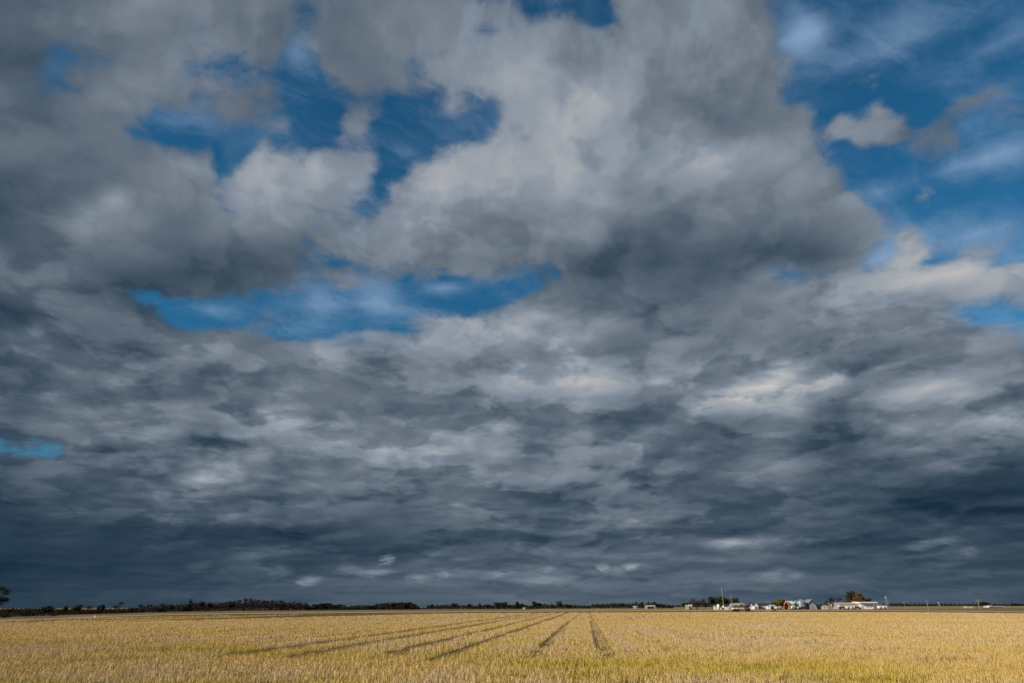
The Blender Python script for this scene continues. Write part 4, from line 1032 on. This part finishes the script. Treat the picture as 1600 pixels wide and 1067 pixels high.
# grain truck
gx, gy = place(1157, 268); tr_ = empty('grain_truck', (gx, gy, 0), R(4)); H1 = height_to(1155, 948.8, 268); H2 = height_to(1155, 945.0, 268)
b = MB(); b.box(-2.6, 1.4, 0, 2.4, .85, H1); b.build('grain_box', M_WHITE, tr_)
for k in range(7):
    b = MB(); b.box(-2.55 + k * .63, -2.47 + k * .63, -.06, -.003, .87, H1 - .02); b.build('box_stake', M_GALV, tr_)
b = MB(); b.prism([(-2.7, H1), (1.5, H1), (1.1, H2), (-2.1, H2)], -.05, 2.45, 'y'); b.build('tarp', M_BROWN, tr_)
b = MB(); b.prism([(1.5, .6), (3.5, .6), (3.5, 1.15), (2.7, 1.35), (2.35, 2.0), (1.5, 2.05)], .1, 2.2, 'y'); cb = b.build('cab', M_RED, tr_)
b = MB(); b.prism([(1.75, 1.4), (2.5, 1.4), (2.28, 1.88), (1.75, 1.92)], .06, .098, 'y'); b.build('window', M_GLASS, cb)
b = MB(); b.box(-2.7, 3.3, .5, 1.9, .5, .78); b.build('chassis', M_DARK, tr_)
for xx in (-1.9, -.8, 2.75):
    for yy in (.1, 2.2):
        b = MB(); b.lathe([(.15, -.16), (.48, -.16), (.52, 0), (.48, .16), (.15, .16)], 16); q = b.build('wheel', M_TYRE, tr_); q.rotation_euler = (R(90), 0, 0); q.location = (xx, yy, .52)
tag(tr_, 'grain truck with white box, brown tarp and red cab parked at the field edge', 'truck')
# utility poles
def pole(label, px, Y, top, r0=.15, arms=1, m=M_WOOD, lean=0.0, name='utility_pole'):
    x, y = place(px, Y); H = height_to(px, top, Y); o = empty(name, (x, y, 0)); b = MB(); b.tube((0, 0, 0), (lean, 0, H), r0, r0 * .62, 8); b.build('post', m, o)
    for k in range(arms):
        z = H - .35 - k * .8; b = MB(); b.box(lean - .85, lean + .85, -.2, -.1, z - .06, z + .06); c = b.build('crossarm', m, o)
        for xx in (-.75, -.3, .3, .75):
            q = MB(); q.lathe([(.05, z + .06), (.06, z + .14), (.03, z + .2)], 8, lean + xx, -.15); q.build('insulator', M_GALV, c)
    return tag(o, label, 'utility pole')
pole('taller pale utility pole in front of the small white house', 1131.2, 290, 917.5, .11, 0, mat('bleached_pole', (.42, .39, .33), .9), -.25)
pole('shorter leaning pale utility pole left of the grain truck', 1145.2, 285, 928.5, .10, 0, mat('bleached_pole_two', (.40, .35, .28), .9), -.45)
pole('pale pole with a crossarm standing alone right of the white trailer', 1449.6, 330, 936.6, .14, 1, M_GALV)
pole('brownish pole beside the dark round tree at the right', 1529.6, 360, 936.4, .13, 1, M_WOOD)
pole('faint thin pole right of the water tower', 1413.4, 380, 939.6, .07, 1, M_GALV)
pole('thin pale pole in front of the hedge, right one of two', 1006.6, 330, 938.2, .07, 0, M_WOOD)
pole('short thin pale pole in front of the hedge, left one of two', 996.4, 330, 940.5, .05, 0, M_WOOD)
# water tower and far domed tank
def tower(label, px, Y, top, bot, rpx, legs=4):
    x, y = place(px, Y); o = empty('water_tower', (x, y, 0)); H, hb = height_to(px, top, Y), height_to(px, bot, Y); r0 = rpx * Y / 1145
    b = MB(); n = 8; tk = M_GALV; b.lathe([(r0 * max(.06, math.sin(math.pi * i / n)), (H + hb) / 2 - (H - hb) / 2 * math.cos(math.pi * i / n)) for i in range(n + 1)], 20); b.build('tank', M_GALV, o, True)
    for k in range(legs):
        a_ = math.pi / 4 + k * math.pi / 2; q = MB(); q.tube((r0 * 1.1 * math.cos(a_), r0 * 1.1 * math.sin(a_), 0), (r0 * .8 * math.cos(a_), r0 * .8 * math.sin(a_), hb + .4), .14); q.build('leg', M_GALV, o)
    q = MB(); q.tube((0, 0, 0), (0, 0, hb + .5), .2); q.build('riser', M_GALV, o)
    return tag(o, label, 'water tower')
tower('pale water tower on slim legs right of the white trailer', 1386.6, 1100, 931.8, 934.4, 2.0)
tower('small round white water tower far behind the crossarm pole', 1467.6, 1150, 940.2, 942.4, 1.3)
# far small buildings
gable('barn', 'long low pale barn far behind the thin pale poles', 'barn', 1009.6, 1023.8, 600, 947.2, 945.2, 10, M_BEIGE, M_BEIGE, 'x', doors=[(1011.6, 1021.6, 947.8, M_DARK)])
gable('shed', 'small pale shed between the two thin pale poles', 'shed', 990, 994.4, 600, 947.4, 946.6, 6, M_BEIGE, M_ROOFW, 'x')
gable('shed', 'beige shed, left one of two beside the reddish tree', 'shed', 1072.8, 1076.2, 420, 946.6, 945.2, 5, M_BEIGE, M_CREAM, 'x')
gable('shed', 'bright white shed, right one of two beside the reddish tree', 'shed', 1078, 1081.4, 422, 945.6, 944.4, 5, M_WHITE, M_ROOFW, 'x')
gable('barn', 'bright white barn right of the dark round tree at the far right', 'barn', 1545.4, 1552.4, 640, 947.0, 945.8, 9, M_WHITE, M_ROOFW, 'x')
gable('shed', 'pale shed left of a pair near the brownish pole', 'shed', 1510, 1513.4, 520, 948.2, 947.2, 5, M_BEIGE, M_CREAM, 'x')
gable('shed', 'pale narrow shed right of a pair near the brownish pole', 'shed', 1518.6, 1521.4, 520, 948.0, 947.2, 5, M_BEIGE, M_BEIGE, 'x')
gable('barn', 'long low barn with a tan roof at the far right', 'barn', 1555, 1570, 600, 947.8, 946.6, 9, M_DARKROOF, M_BEIGE, 'x', doors=[(1568, 1569.6, 948, M_WHITE)])
gable('house', 'tiny white house in front of the low hedge near the centre', 'house', 816.8, 820.4, 560, 950.0, 949.0, 5, M_WHITE, M_BEIGE, 'x')
px_, py_ = ground_pt(147.5, 966); pt = empty('marker_post', (px_, py_, 0)); b = MB(); b.box(-.12, .12, -.06, .06, 0, .55); b.build('post', M_WHITE, pt)
b = MB(); b.box(-.13, .13, -.07, .07, .55, .6); b.build('cap', M_CREAM, pt); tag(pt, 'short white marker post at the field edge below the left tree line', 'marker post')
px_, py_ = ground_pt(1210.5, 954.6); bs = empty('bush', (px_, py_, 0)); bs.scale = (.8, .8, 1.1)
for nm_, me_ in (('trunk', TREE['bush'][1][0]), ('crown', TREE['bush'][1][1])): link(nm_, me_, bs)
tag(bs, 'small brown bush alone at the field edge in front of the farm', 'bush')
# tufts of rough grass along the verge
b_ = MB(); r = random.Random(4)
for i in range(9000):
    t = r.uniform(0, len(EDGE) - 1.001); k = int(t); f = t - k
    x = EDGE[k][0] * (1 - f) + EDGE[k + 1][0] * f; y = EDGE[k][1] * (1 - f) + EDGE[k + 1][1] * f
    y *= r.uniform(1.0, 1.12); s_ = y * .0006 + .05; h = r.uniform(.08, .34) * (1.3 if math.sin(x * .21) > .3 else .7)
    b_.add([(x - s_, y, 0), (x + s_, y + r.uniform(-.1, .1), 0), (x + r.uniform(-.2, .2), y, h)], [(0, 1, 2)])
me = bpy.data.meshes.new('rough_grass'); me.from_pydata(b_.v, [], b_.f); me.materials.append(mat('dry_grass', (.20, .14, .065), .95, .4, .15))
tag(link('rough_grass', me), 'rough dry brown grass on the verge beyond the stubble', 'grass', kind='stuff')
